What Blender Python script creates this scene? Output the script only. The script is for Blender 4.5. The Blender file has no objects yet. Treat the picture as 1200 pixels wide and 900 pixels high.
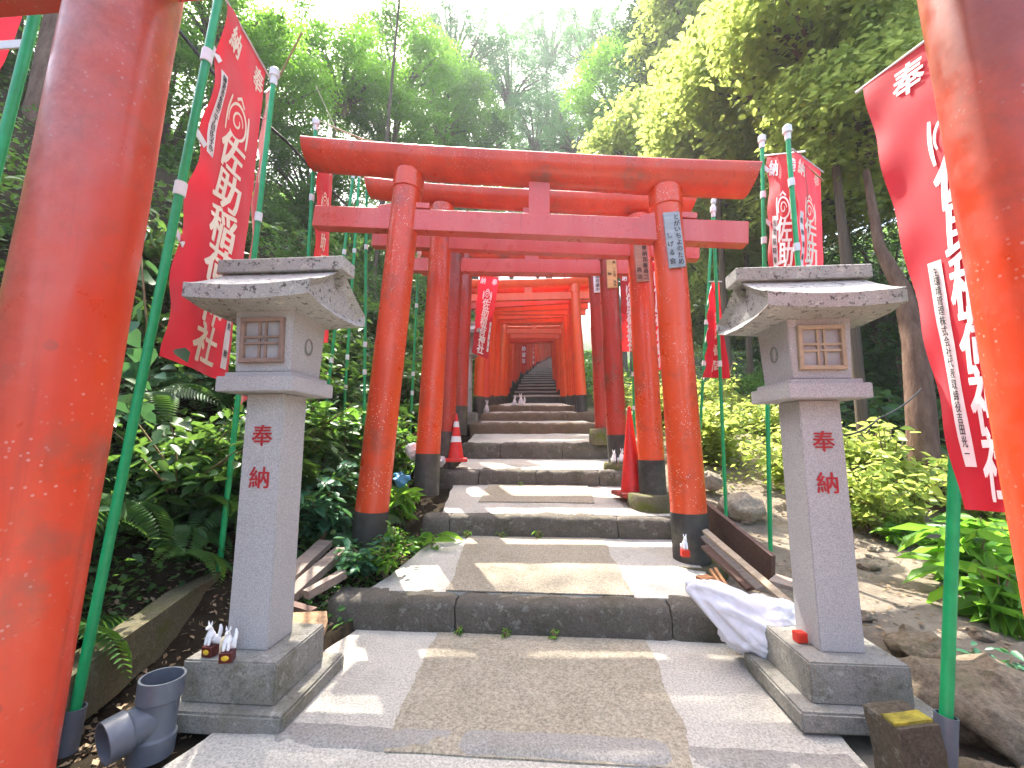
import bpy, bmesh, math, random
import numpy as np
from mathutils import Vector, Matrix, noise
R = math.radians
random.seed(7); rng = np.random.default_rng(7)
S = bpy.context.scene
COL = S.collection
# ------------------------------------------------------------------ measuring helper (photo 1200x900, f=500px)
PIT, YAW = R(7.5), R(4.57)
def ray(px, py):
    x = (px-600)/500; u = (450-py)/500
    f = math.cos(PIT)-u*math.sin(PIT); z = math.sin(PIT)+u*math.cos(PIT)
    return x*math.cos(YAW)-f*math.sin(YAW), x*math.sin(YAW)+f*math.cos(YAW), z
def A(px, py, Y):
    a = ray(px, py); t = Y/a[1]; return Vector((a[0]*t, Y, 1+a[2]*t))
def G(px, py, Z):
    a = ray(px, py); t = (Z-1)/a[2]; return Vector((a[0]*t, a[1]*t, Z))
def lerp(a, b, t): return a+(b-a)*t
def interp(x, pts):
    return float(np.interp(x, [p[0] for p in pts], [p[1] for p in pts]))
# ------------------------------------------------------------------ node helpers
def newmat(name):
    m = bpy.data.materials.new(name); m.use_nodes = True
    nt = m.node_tree; nt.nodes.clear()
    out = nt.nodes.new('ShaderNodeOutputMaterial')
    return m, nt, out
class NB:
    def __init__(s, nt): s.nt = nt
    def n(s, t, **k):
        nd = s.nt.nodes.new(t)
        for a, v in k.items(): setattr(nd, a, v)
        return nd
    def l(s, a, b): s.nt.links.new(a, b)
    def coord(s, scale=(1, 1, 1), kind='Object'):
        tc = s.n('ShaderNodeTexCoord'); mp = s.n('ShaderNodeMapping'); mp.inputs['Scale'].default_value = scale
        s.l(tc.outputs[kind], mp.inputs[0]); return mp.outputs[0]
    def noise(s, sc, co, det=4, rough=.6):
        x = s.n('ShaderNodeTexNoise'); x.inputs['Scale'].default_value = sc; x.inputs['Detail'].default_value = det
        x.inputs['Roughness'].default_value = rough; s.l(co, x.inputs['Vector']); return x.outputs[0]
    def voro(s, sc, co, feature='F1'):
        x = s.n('ShaderNodeTexVoronoi', feature=feature); x.inputs['Scale'].default_value = sc; s.l(co, x.inputs['Vector']); return x.outputs[0]
    def ramp(s, f, stops):
        x = s.n('ShaderNodeValToRGB'); e = x.color_ramp.elements
        while len(e) < len(stops): e.new(.5)
        for i, (p, c) in enumerate(stops):
            e[i].position = p
            e[i].color = (c, c, c, 1) if isinstance(c, (int, float)) else (*c, 1)
        s.l(f, x.inputs[0]); return x.outputs[0]
    def mix(s, f, a, b, mode='MIX'):
        x = s.n('ShaderNodeMix', data_type='RGBA', blend_type=mode)
        for sock, v in ((x.inputs[0], f), (x.inputs[6], a), (x.inputs[7], b)):
            if isinstance(v, (int, float)): sock.default_value = v
            elif isinstance(v, tuple): sock.default_value = (*v, 1) if len(v) == 3 else v
            else: s.l(v, sock)
        return x.outputs[2]
    def math(s, op, a, b=0.):
        x = s.n('ShaderNodeMath', operation=op)
        for sock, v in ((x.inputs[0], a), (x.inputs[1], b)):
            if isinstance(v, (int, float)): sock.default_value = v
            else: s.l(v, sock)
        return x.outputs[0]
    def bump(s, h, st=.3, dist=.01):
        x = s.n('ShaderNodeBump'); x.inputs['Strength'].default_value = st; x.inputs['Distance'].default_value = dist
        s.l(h, x.inputs['Height']); return x.outputs[0]
    def bsdf(s, out, col, rough=.6, normal=None, coat=0., sheen=0., spec=None):
        b = s.n('ShaderNodeBsdfPrincipled')
        if isinstance(col, tuple): b.inputs['Base Color'].default_value = (*col, 1)
        else: s.l(col, b.inputs['Base Color'])
        if isinstance(rough, (int, float)): b.inputs['Roughness'].default_value = rough
        else: s.l(rough, b.inputs['Roughness'])
        if normal is not None: s.l(normal, b.inputs['Normal'])
        if coat: b.inputs['Coat Weight'].default_value = coat; b.inputs['Coat Roughness'].default_value = .15
        if spec is not None: b.inputs['Specular IOR Level'].default_value = spec
        s.l(b.outputs[0], out.inputs[0]); return b
MATS = {}
def paint(name, c1, c2, dirt=.5, chips=.5, rough=.3, dirtcol=(.13, .06, .04), chipcol=(.75, .6, .5)):
    m, nt, out = newmat(name); b = NB(nt); co = b.coord()
    w = b.coord((1, 1, .18))
    n1 = b.noise(5, w, 5); col = b.mix(b.ramp(n1, [(.35, 0), (.65, 1)]), c1, c2)
    n2 = b.noise(3.1, co, 8, .7); d = b.ramp(n2, [(.53, 0), (.68, dirt)]); col = b.mix(d, col, dirtcol)
    st = b.noise(26, b.coord((1, 1, .03)), 3); col = b.mix(b.ramp(st, [(.6, 0), (.72, .35)]), col, (c2[0]*.55, c2[1]*.6, c2[2]*.7))
    n4 = b.noise(4, co, 3); v = b.voro(55, co); ch = b.math('MULTIPLY', b.ramp(v, [(.15, 1), (.21, 0)]), b.ramp(n4, [(.45, 0), (.58, chips)]))
    col = b.mix(ch, col, chipcol)
    rg = b.ramp(b.noise(9, co, 5), [(.3, rough*.7), (.7, min(1, rough*1.9))])
    b.bsdf(out, col, rg, b.bump(b.noise(30, co, 4), .08, .004), coat=.25)
    return m
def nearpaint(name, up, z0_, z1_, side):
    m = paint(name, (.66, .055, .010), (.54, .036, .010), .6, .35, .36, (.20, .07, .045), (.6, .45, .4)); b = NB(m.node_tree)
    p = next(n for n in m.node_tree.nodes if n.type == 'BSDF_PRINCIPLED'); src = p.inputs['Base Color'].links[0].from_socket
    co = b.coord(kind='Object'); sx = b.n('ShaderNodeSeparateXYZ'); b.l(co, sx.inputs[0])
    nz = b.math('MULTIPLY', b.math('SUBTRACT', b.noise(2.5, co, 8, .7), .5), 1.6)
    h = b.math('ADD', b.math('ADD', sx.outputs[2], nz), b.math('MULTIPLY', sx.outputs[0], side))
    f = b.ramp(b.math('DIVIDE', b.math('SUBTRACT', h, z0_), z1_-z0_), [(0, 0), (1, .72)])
    wear_shade = b.mix(b.ramp(b.noise(26, co, 6, .8), [(.4, 0), (.62, 1)]), up, tuple(x*.6 for x in up))
    col = b.mix(f, src, wear_shade)
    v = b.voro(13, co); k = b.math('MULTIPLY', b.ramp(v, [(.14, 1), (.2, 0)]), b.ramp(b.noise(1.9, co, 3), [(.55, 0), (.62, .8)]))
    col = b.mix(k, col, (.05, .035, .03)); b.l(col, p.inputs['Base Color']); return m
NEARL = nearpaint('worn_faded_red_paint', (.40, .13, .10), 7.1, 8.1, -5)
NEARR = nearpaint('worn_shaded_brown_red_paint', (.20, .045, .025), 1.5, 1.9, 0)  # upper part browned: worn paint plus shade painted into the colour
RED = paint('red_paint', (.70, .072, .014), (.57, .045, .012), .5, .9)
REDTOP = paint('red_beam_paint', (.64, .065, .024), (.50, .042, .018), .85, .3, .34, (.16, .08, .06))
PINK = paint('pink_sheen_red_paint', (.62, .11, .09), (.58, .07, .055), .25, .3, .28, (.3, .10, .08))  # pinkish sky reflection on the tie beams, put into the paint colour
DARKRED = paint('brownish_red_paint', (.44, .026, .012), (.26, .03, .014), .9, .5, .33, (.10, .05, .025))
ORANGE = paint('vermilion_paint', (.86, .11, .015), (.78, .07, .010), .15, .3, .35)
DEEP = paint('deep_red_paint', (.80, .055, .012), (.72, .04, .010), .25, .2, .4)
BLACK = paint('black_foot_paint', (.028, .026, .024), (.05, .045, .038), .7, .3, .55, (.11, .10, .07), (.2, .2, .17))
def stone(name, c1, c2, sp=180, moss=0., speck=.5, lichen=0., bump=.35, rough=.85, stain=.5, mosscol=(.10, .11, .02)):
    m, nt, out = newmat(name); b = NB(nt); co = b.coord()
    col = b.mix(b.ramp(b.noise(2.3, co, 8, .68), [(.35, 0), (.65, 1)]), c1, c2)
    s1 = b.noise(sp, co, 3, .8)
    col = b.mix(speck, col, b.mix(b.ramp(s1, [(.36, 0), (.62, 1)]), tuple(x*.35 for x in c1), tuple(min(1, x*1.45) for x in c1)), 'MIX')
    st = b.ramp(b.noise(1.3, co, 9, .75), [(.5, 0), (.72, stain)]); col = b.mix(st, col, tuple(x*.38 for x in c2))
    if moss:
        col = b.mix(b.ramp(b.noise(4.5, co, 8, .72), [(.5, 0), (.62, moss)]), col, mosscol)
    if lichen:
        v = b.ramp(b.noise(38, co, 6, .75), [(.56, 0), (.6, lichen)]); col = b.mix(v, col, (.045, .045, .04))
        v2 = b.ramp(b.noise(21, co, 6, .75), [(.58, 0), (.63, lichen)]); col = b.mix(v2, col, (.5, .5, .44))
    h = b.math('ADD', b.noise(60, co, 6, .8), b.math('MULTIPLY', b.noise(8, co, 4), 1.5))
    b.bsdf(out, col, rough, b.bump(h, bump, .012), spec=.3)
    return m
GRANITE = stone('granite', (.38, .37, .365), (.46, .44, .42), 260, 0, .55, 0, .12, .7, .15)
GRANLICH = stone('lichen_granite', (.36, .36, .34), (.42, .41, .38), 220, .15, .45, .85, .25, .85, .35)
GRANBASE = stone('mossy_granite', (.24, .23, .20), (.30, .28, .24), 170, .55, .5, .35, .4, .9, .75, (.09, .085, .035))
CONC = stone('pale_concrete', (.52, .49, .425), (.41, .385, .33), 110, .0, .5, 0, .8, .95, .5)
AGG = stone('aggregate_paving', (.37, .325, .245), (.28, .245, .18), 90, .10, .6, 0, .8, .95, .4, (.10, .10, .04))
KERB = stone('dark_kerb_stone', (.12, .105, .085), (.17, .15, .12), 110, .5, .5, .25, 1.0, .92, .6, (.05, .05, .02))
MOSSY = stone('moss_covered_stone', (.17, .15, .09), (.12, .11, .06), 90, .85, .4, .1, 1.0, .95, .5, (.10, .12, .015))
ROCK = stone('brown_rock', (.24, .19, .13), (.17, .13, .09), 40, .3, .5, .1, 1.0, .95, .5)
MOUND = stone('pale_dirt', (.36, .31, .24), (.25, .21, .155), 60, .15, .5, 0, 1.0, .97, .5)
def plain(name, c, rough=.5, var=.25, bump=.1, sc=20, spec=None):
    m, nt, out = newmat(name); b = NB(nt); co = b.coord()
    col = b.mix(b.ramp(b.noise(sc, co, 5), [(.35, 0), (.65, 1)]), c, tuple(x*(1-var) for x in c))
    col = b.mix(b.ramp(b.noise(sc*.3, co, 6, .7), [(.55, 0), (.75, var)]), col, tuple(x*.4 for x in c))
    b.bsdf(out, col, rough, b.bump(b.noise(sc*4, co, 4), bump, .003), spec=spec); return m
GREENP = plain('green_plastic', (.008, .34, .11), .35, .2)
WHITEP = plain('white_plastic', (.72, .74, .74), .5, .15)
GREYP = plain('grey_pvc', (.115, .13, .155), .38, .15, .05)
GREYDIRTY = plain('dirty_grey_pvc', (.10, .11, .12), .7, .6)
CHINA = plain('white_glazed_china', (.82, .82, .82), .2, .05)
EYE = plain('black_glaze', (.02, .02, .02), .3)
REDGLAZE = plain('red_glaze', (.6, .03, .012), .3, .1)
DKRED = plain('dark_red_lacquer', (.10, .012, .008), .3)
GOLD = plain('gold_paint', (.75, .50, .03), .4, .15)
WOODWIN = plain('brown_window_wood', (.30, .20, .155), .7, .3)
WOODLT = plain('tan_window_wood', (.44, .33, .22), .7, .25)
PANE = plain('grey_pane', (.34, .33, .33), .6, .2)
CONERED = plain('red_cone_plastic', (.66, .02, .015), .45, .2)
DIRTCONE = plain('dirty_cone_base', (.33, .03, .02), .7, .6)
SACK = plain('white_sack', (.74, .73, .78), .65, .12, .25, 30)
BLUEBAG = plain('blue_bag', (.06, .26, .42), .4, .3)
ROPE = plain('pale_rope', (.42, .38, .22), .8)
CABLE = plain('black_cable', (.02, .02, .02), .5)
INK = plain('black_ink', (.03, .025, .03), .8)
INKRED = plain('carved_red_paint', (.42, .015, .02), .7, .2)
LETTER = plain('cream_lettering', (.80, .74, .60), .8, .08)
LETTERW = plain('white_lettering', (.84, .82, .82), .8, .06)
PAPER = plain('pale_label_cloth', (.74, .72, .70), .8, .1)
YELL = plain('yellow_mossy_paint', (.38, .32, .03), .9, .75)
def woodmat(name, c1, c2, rough=.8):
    m, nt, out = newmat(name); b = NB(nt); co = b.coord((1, 12, 12))
    n1 = b.noise(4, co, 6, .65); col = b.mix(b.ramp(n1, [(.35, 0), (.65, 1)]), c1, c2)
    col = b.mix(b.ramp(b.noise(5, b.coord(), 6, .7), [(.5, 0), (.7, .5)]), col, tuple(x*.4 for x in c2))
    b.bsdf(out, col, rough, b.bump(n1, .4, .004)); return m
OLDWOOD = woodmat('weathered_wood', (.30, .235, .19), (.21, .16, .125))
BROWNWOOD = woodmat('dark_brown_wood', (.15, .085, .06), (.10, .055, .04))
PALEWOOD = woodmat('pale_split_wood', (.46, .36, .24), (.33, .24, .16))
ORWOOD = woodmat('orange_wood', (.50, .24, .09), (.36, .16, .07))
PLATEGREY = woodmat('grey_plate_wood', (.36, .40, .42), (.27, .30, .32))
PLATETAN = woodmat('yellow_plate_wood', (.66, .46, .20), (.55, .36, .15))
PLATEBRN = woodmat('brown_plate_wood', (.42, .27, .20), (.30, .19, .14))
def bark(name, c1, c2):
    m, nt, out = newmat(name); b = NB(nt); co = b.coord((1, 1, .25))
    n1 = b.noise(12, co, 8, .7); col = b.mix(b.ramp(n1, [(.35, 0), (.65, 1)]), c1, c2)
    b.bsdf(out, col, .95, b.bump(n1, .9, .03), spec=.2); return m
BARK = bark('tree_bark', (.10, .075, .055), (.19, .15, .115)); BARKR = bark('reddish_bark', (.09, .05, .035), (.19, .12, .085))
STEM = plain('plant_stem', (.22, .16, .08), .8)
PINKSTEM = plain('pinkish_stem', (.40, .24, .16), .7)
def leafmat(name, c1, c2, tr=.45, trc=None, rough=.4):
    m, nt, out = newmat(name); b = NB(nt)
    g = b.n('ShaderNodeNewGeometry'); rnd = g.outputs['Random Per Island']
    col = b.mix(rnd, c1, c2)
    p = b.n('ShaderNodeBsdfPrincipled'); b.l(col, p.inputs['Base Color']); p.inputs['Roughness'].default_value = rough
    p.inputs['Specular IOR Level'].default_value = .35
    t = b.n('ShaderNodeBsdfTranslucent')
    tc = trc or (min(1, c2[0]*2.6), min(1, c2[1]*2.0), c2[2]*.8)
    b.l(b.mix(.5, col, b.mix(rnd, tc, tuple(x*.7 for x in tc))), t.inputs[0])
    mx = b.n('ShaderNodeMixShader'); mx.inputs[0].default_value = tr
    b.l(p.outputs[0], mx.inputs[1]); b.l(t.outputs[0], mx.inputs[2]); b.l(mx.outputs[0], out.inputs[0])
    return m
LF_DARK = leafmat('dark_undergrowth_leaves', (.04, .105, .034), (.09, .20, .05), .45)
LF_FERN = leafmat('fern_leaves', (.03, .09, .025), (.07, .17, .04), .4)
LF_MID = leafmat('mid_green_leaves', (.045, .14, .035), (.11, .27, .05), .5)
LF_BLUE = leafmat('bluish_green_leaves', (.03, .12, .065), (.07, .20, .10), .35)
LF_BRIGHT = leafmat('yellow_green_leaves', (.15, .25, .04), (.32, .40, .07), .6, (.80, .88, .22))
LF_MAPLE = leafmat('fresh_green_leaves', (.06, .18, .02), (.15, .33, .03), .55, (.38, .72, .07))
LF_CONIF = leafmat('conifer_needles', (.025, .07, .035), (.05, .12, .055), .35)
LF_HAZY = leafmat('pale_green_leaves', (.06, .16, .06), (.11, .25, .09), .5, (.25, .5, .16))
LITTER = leafmat('dry_leaf_litter', (.16, .10, .05), (.42, .32, .20), .1, (.3, .2, .1), .9)
def soilmat():
    m, nt, out = newmat('soil'); b = NB(nt); co = b.coord()
    dark = b.mix(b.ramp(b.noise(6, co, 8, .7), [(.35, 0), (.65, 1)]), (.030, .022, .014), (.06, .045, .028))
    pale = b.mix(b.ramp(b.noise(3, co, 9, .75), [(.3, 0), (.62, 1)]), (.17, .135, .10), (.36, .31, .24))
    gn = b.mix(b.ramp(b.noise(2, co, 8, .75), [(.4, 0), (.6, 1)]), (.025, .05, .015), (.06, .06, .03))
    sx = b.n('ShaderNodeSeparateXYZ'); b.l(co, sx.inputs[0])
    nz = b.math('MULTIPLY', b.math('SUBTRACT', b.noise(1.5, co, 5), .5), 1.2)
    x = b.math('ADD', sx.outputs[0], nz)
    f = b.ramp(b.math('DIVIDE', b.math('ADD', x, 2.), 8.), [(.33, 0), (.36, 1), (.62, 1), (.72, 0)])
    col = b.mix(f, dark, pale)
    yy = b.ramp(b.math('DIVIDE', b.math('ADD', sx.outputs[1], nz), 20.), [(.35, 0), (.5, 1)])
    col = b.mix(yy, col, gn)
    b.bsdf(out, col, .97, b.bump(b.noise(18, co, 8, .8), .9, .05), spec=.1); return m
SOIL = soilmat()
def clothmat(name, c1, c2):
    m, nt, out = newmat(name); b = NB(nt); co = b.coord()
    col = b.mix(b.ramp(b.noise(3, co, 4), [(.35, 0), (.65, 1)]), c1, c2)
    p = b.n('ShaderNodeBsdfPrincipled'); b.l(col, p.inputs['Base Color']); p.inputs['Roughness'].default_value = .75
    p.inputs['Sheen Weight'].default_value = .3
    wv = b.noise(400, co, 2); b.l(b.bump(b.math('ADD', wv, b.noise(14, b.coord((1, 1, .6)), 4)), .15, .006), p.inputs['Normal'])
    t = b.n('ShaderNodeBsdfTranslucent'); b.l(b.mix(.0, col, col), t.inputs[0])
    mx = b.n('ShaderNodeMixShader'); mx.inputs[0].default_value = .4
    b.l(p.outputs[0], mx.inputs[1]); b.l(t.outputs[0], mx.inputs[2]); b.l(mx.outputs[0], out.inputs[0]); return m
CLOTH = clothmat('red_banner_cloth', (.66, .014, .034), (.56, .012, .026))
CLOTHF = clothmat('faded_red_banner_cloth', (.60, .04, .04), (.54, .02, .03))
# ------------------------------------------------------------------ object helpers
def link(o, parent=None, smooth=None):
    COL.objects.link(o)
    if parent is not None:
        o.parent = parent; o.matrix_parent_inverse = Matrix.Identity(4)
        o.location = Vector(o.location)
    return o
def tag(o, label=None, cat=None, group=None, kind=None):
    if label: o['label'] = label
    if cat: o['category'] = cat
    if group: o['group'] = group
    if kind: o['kind'] = kind
    return o
def empty(name, loc, label, cat, group=None):
    o = bpy.data.objects.new(name, None); o.location = loc; o.empty_display_size = .1; COL.objects.link(o)
    return tag(o, label, cat, group)
def worldloc(o):
    v = Vector((0, 0, 0))
    while o is not None: v += Vector(o.location); o = o.parent
    return v
def frombm(name, bm, mats, parent=None, smooth=False, shift=True, sharp=40):
    """bm in world coordinates; object origin follows the parent"""
    if parent is not None and shift: bmesh.ops.translate(bm, verts=bm.verts, vec=-worldloc(parent))
    bm.normal_update(); me = bpy.data.meshes.new(name); bm.to_mesh(me); bm.free()
    for m in (mats if isinstance(mats, (list, tuple)) else [mats]): me.materials.append(m)
    if smooth:
        me.polygons.foreach_set('use_smooth', [True]*len(me.polygons))
        me.set_sharp_from_angle(angle=R(sharp))
    o = bpy.data.objects.new(name, me); link(o, parent); return o
def arrmesh(name, V, F, mats, parent=None, smooth=False, shift=True):
    V = np.asarray(V, dtype=np.float32)
    if parent is not None and shift: V = V-np.array(worldloc(parent), dtype=np.float32)
    F = np.asarray(F, dtype=np.int32); k = F.shape[1]
    me = bpy.data.meshes.new(name); me.vertices.add(len(V)); me.vertices.foreach_set('co', V.ravel())
    me.loops.add(F.size); me.loops.foreach_set('vertex_index', F.ravel())
    me.polygons.add(len(F)); me.polygons.foreach_set('loop_start', np.arange(0, F.size, k, dtype=np.int32))
    if smooth: me.polygons.foreach_set('use_smooth', np.ones(len(F), dtype=bool))
    me.update(calc_edges=True); me.validate()
    for m in (mats if isinstance(mats, (list, tuple)) else [mats]): me.materials.append(m)
    o = bpy.data.objects.new(name, me); link(o, parent); return o
def box(bm, c, d, rot=None, bev=.006, seg=2, jit=0., sub=0):
    """box centred at c, size d, rot = 3x3/Matrix"""
    t = bmesh.new(); bmesh.ops.create_cube(t, size=1)
    for v in t.verts: v.co = Vector((v.co.x*d[0], v.co.y*d[1], v.co.z*d[2]))
    if sub: bmesh.ops.subdivide_edges(t, edges=t.edges[:], cuts=sub, use_grid_fill=True)
    if bev and not sub: bmesh.ops.bevel(t, geom=t.edges[:], offset=bev, segments=seg, affect='EDGES', profile=.6)
    M = (rot.to_4x4() if rot is not None else Matrix.Identity(4)); M = Matrix.Translation(c) @ M
    for v in t.verts:
        p = M @ v.co
        if jit:
            p = p + noise.noise_vector(p*9)*jit + noise.noise_vector(p*31)*jit*.4
        v.co = p
    addbm(bm, t)
def addbm(bm, t, mi=0):
    m = {}
    for v in t.verts: m[v] = bm.verts.new(v.co)
    for f in t.faces:
        try:
            g = bm.faces.new([m[v] for v in f.verts]); g.material_index = mi or f.material_index; g.smooth = f.smooth
        except ValueError: pass
    t.free()
def frame(p0, p1, up=Vector((0, 0, 1))):
    x = (p1-p0).normalized(); y = up.cross(x)
    if y.length < 1e-4: y = Vector((0, 1, 0)).cross(x)
    y.normalize(); z = x.cross(y); return Matrix((x, y, z)).transposed()
def beam(bm, p0, p1, w, h, roll=0, bev=.004, jit=0, sub=0):
    Mx = frame(p0, p1) @ Matrix.Rotation(roll, 3, 'X')
    box(bm, (p0+p1)/2, ((p1-p0).length, w, h), Mx, bev, 1, jit, sub)
def tube(bm, pts, rs, n=16, cap=True):
    """tube through pts with radii rs"""
    rings = []
    for i, p in enumerate(pts):
        a = pts[max(0, i-1)]; b = pts[min(len(pts)-1, i+1)]; Mx = frame(a, b, Vector((.13, .97, .2)).normalized())
        r = rs[i] if isinstance(rs, (list, tuple)) else rs
        rings.append([bm.verts.new(p + Mx @ Vector((0, math.cos(2*math.pi*k/n)*r, math.sin(2*math.pi*k/n)*r))) for k in range(n)])
    for a, b in zip(rings, rings[1:]):
        for k in range(n):
            f = bm.faces.new((a[k], a[(k+1) % n], b[(k+1) % n], b[k])); f.smooth = True
    if cap:
        bm.faces.new(rings[0][::-1]); bm.faces.new(rings[-1])
    return rings
def lathe(bm, c, prof, n=24, axis=None):
    """prof: list (r, h)"""
    Mx = Matrix.Identity(3) if axis is None else Vector((0, 0, 1)).rotation_difference(axis.normalized()).to_matrix()
    rings = []
    for r, h in prof:
        rings.append([bm.verts.new(c + Mx @ Vector((r*math.cos(2*math.pi*k/n), r*math.sin(2*math.pi*k/n), h))) for k in range(n)])
    for a, b in zip(rings, rings[1:]):
        for k in range(n):
            bm.faces.new((a[k], a[(k+1) % n], b[(k+1) % n], b[k]))
    return rings
def blob(bm, c, d, rot=None, sub=3, jit=.0, fr=8):
    t = bmesh.new(); bmesh.ops.create_icosphere(t, subdivisions=sub, radius=.5)
    M = Matrix.Translation(c) @ (rot.to_4x4() if rot is not None else Matrix.Identity(4))
    for v in t.verts:
        p = M @ Vector((v.co.x*d[0], v.co.y*d[1], v.co.z*d[2]))
        if jit: p = p + noise.noise_vector(p*fr)*jit + noise.noise_vector(p*fr*3)*jit*.4
        v.co = p
    addbm(bm, t)
_tc = {}
def textmesh(ch, bold=0.):
    """centred unit glyph as (verts2d, faces)"""
    k = (ch, bold)
    if k in _tc: return _tc[k]
    cu = bpy.data.curves.new('glyph', 'FONT'); cu.body = ch; cu.size = 1; cu.resolution_u = 2; cu.fill_mode = 'BOTH'
    ob = bpy.data.objects.new('glyph', cu); COL.objects.link(ob)
    dg = bpy.context.evaluated_depsgraph_get(); ev = ob.evaluated_get(dg); me = ev.to_mesh()
    V = [(v.co.x, v.co.y) for v in me.vertices]; F = [tuple(p.vertices) for p in me.polygons]
    ev.to_mesh_clear(); bpy.data.objects.remove(ob); bpy.data.curves.remove(cu)
    if V:
        xs = [v[0] for v in V]; ys = [v[1] for v in V]; cx = (min(xs)+max(xs))/2; cy = (min(ys)+max(ys))/2
        V = [(x-cx, y-cy) for x, y in V]
    _tc[k] = (V, F); return _tc[k]
def glyphs(bm, items, mi=0):
    """items: (char, x, y, size, bold[, sx, slant]) in a flat 2d plane"""
    for it in items:
        ch, x, y, s, b = it[:5]; sx = it[5] if len(it) > 5 else 1.; sl = it[6] if len(it) > 6 else 0.
        V, F = textmesh(ch, 0.)
        # bold brush weight: shifted copies of the glyph, each a hair above the last
        offs = [(0, 0)] if b < .005 else [(0, 0), (b, b*.5), (-b, b*.5), (b*.7, -b*.6), (-b*.7, -b*.6)]
        for q, (ox, oy) in enumerate(offs):
            vs = [bm.verts.new((x+(vx*sx+vy*sl+ox)*s, y+(vy+oy)*s, q*.00025)) for vx, vy in V]
            for f in F:
                try: bm.faces.new([vs[i] for i in f]).material_index = mi
                except ValueError: pass
def stroke2d(bm, pts, w):
    P = [Vector((p[0], p[1], 0)) for p in pts]; L = []; Rr = []
    for i, p in enumerate(P):
        d = (P[min(i+1, len(P)-1)]-P[max(0, i-1)]).normalized(); nrm = Vector((-d.y, d.x, 0))
        ww = w*(.55+.45*math.sin(math.pi*(i+.6)/(len(P)+.2)))
        L.append(bm.verts.new(p+nrm*ww/2)); Rr.append(bm.verts.new(p-nrm*ww/2))
    for i in range(len(P)-1): bm.faces.new((L[i], Rr[i], Rr[i+1], L[i+1]))
def copytree(o, parent=None):
    c = o.copy(); COL.objects.link(c); c.parent = parent
    for ch in list(o.children): copytree(ch, c)
    return c
# ------------------------------------------------------------------ ground profile
TREAD = [(-20, 0), (2.35, 0), (2.351, .16), (3.5, .24), (3.501, .40), (4.6, .53), (4.601, .69), (5.6, .76), (5.601, .97), (6.4, 1.10), (6.401, 1.26), (7.1, 1.32), (7.101, 1.46), (7.8, 1.52), (7.801, 1.63), (11, 1.95)]
y0 = 11.; z0 = 1.95; RISE, RUN = .20, .84
for i in range(26):
    TREAD += [(y0+.001, z0+RISE), (y0+RUN, z0+RISE+.004)]; y0 += RUN; z0 += RISE+.004
TREAD += [(40, z0+.6), (150, z0+25)]
YEND, ZEND = y0, z0
def tread(Y): return interp(Y, TREAD)
GM = [(-20, -.03), (1.8, -.03), (3.0, .14), (4.1, .38), (5.1, .62), (6.2, .98), (7.5, 1.42), (9, 1.68), (11, 1.9), (YEND, ZEND), (60, ZEND+6), (150, ZEND+32)]
CX = [(0, -.05), (5, -.12), (7.2, -.26), (11, -.33), (16, -.35), (24, .05), (32, 1.0), (60, 4)]
XL = [(-5, -1.3), (1.37, -1.19), (2.35, -1.03), (3.5, -.86), (4.6, -1.0), (5.6, -1.06), (7.8, -1.1), (11, -1.0), (16, -1.0), (24, -.6), (32, .35), (60, 3.3)]
XR = [(-5, 1.2), (1.37, 1.0), (2.35, .93), (3.5, 1.02), (4.6, .9), (5.6, .85), (7.8, .48), (11, .40), (16, .32), (24, .7), (32, 1.65), (60, 4.6)]
def terr(x, y):
    g = interp(y, GM); l = interp(y, XL); r = interp(y, XR)
    nz = noise.noise(Vector((x*.9, y*.9, 0)))*.10 + noise.noise(Vector((x*3.1, y*3.1, 5)))*.035
    if x < l:
        d = l-x; fl = interp(y, [(0, .66), (2.4, .62), (3.2, .5), (6, .35), (60, .3)])
        z = g + min(d, .1)*-.2
        if d > fl:
            e = d-fl; z += min(e, .35)*.7 + max(0, min(e-.35, 3.4))*1.05 + max(0, min(e-3.75, 14))*.62 + max(0, e-17.75)*.25
            nz *= 1+min(e, 3)
        return z + nz*min(1, max(0, (d-.1)*2))
    if x > r:
        d = x-r
        z = g - .02 + interp(d, [(0, 0), (.35, 0), (1.3, .05), (2.6, -.05), (4.2, -.9), (6, -1.1), (8, -.4), (14, 4.0), (30, 12), (90, 30)])
        if y < 2.2: z += interp(d, [(0, 0), (.5, .0), (1.1, .12), (2.2, .22), (4, .3)])*interp(y, [(-2, 0), (.5, 1), (1.8, 1), (2.4, 0)])
        return z + nz*min(1, max(0, (d-.1)*1.5))*(1+min(d, 6)*.3)
    return g-.3
def build_terrain():
    def axis(segs):
        a = []
        for s, e, st in segs: a += list(np.arange(s, e, st))
        return np.array(a)
    xs = axis([(-90, -20, 5), (-20, -6, .8), (-6, -2.6, .16), (-2.6, 3.2, .06), (3.2, 8, .2), (8, 24, .8), (24, 96, 5)])
    ys = axis([(-14, 0, 1.2), (0, .9, .2), (.9, 8, .07), (8, 16, .25), (16, 45, 1.0), (45, 150, 5)])
    V = [(x, y, terr(x, y)) for y in ys for x in xs]; n = len(xs)
    i = np.arange(len(ys)-1)[:, None]*n+np.arange(n-1)[None, :]; i = i.ravel()
    F = np.stack([i, i+1, i+n+1, i+n], 1)
    o = arrmesh('ground', V, F, SOIL, smooth=True); tag(o, kind='structure')
build_terrain()
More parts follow.
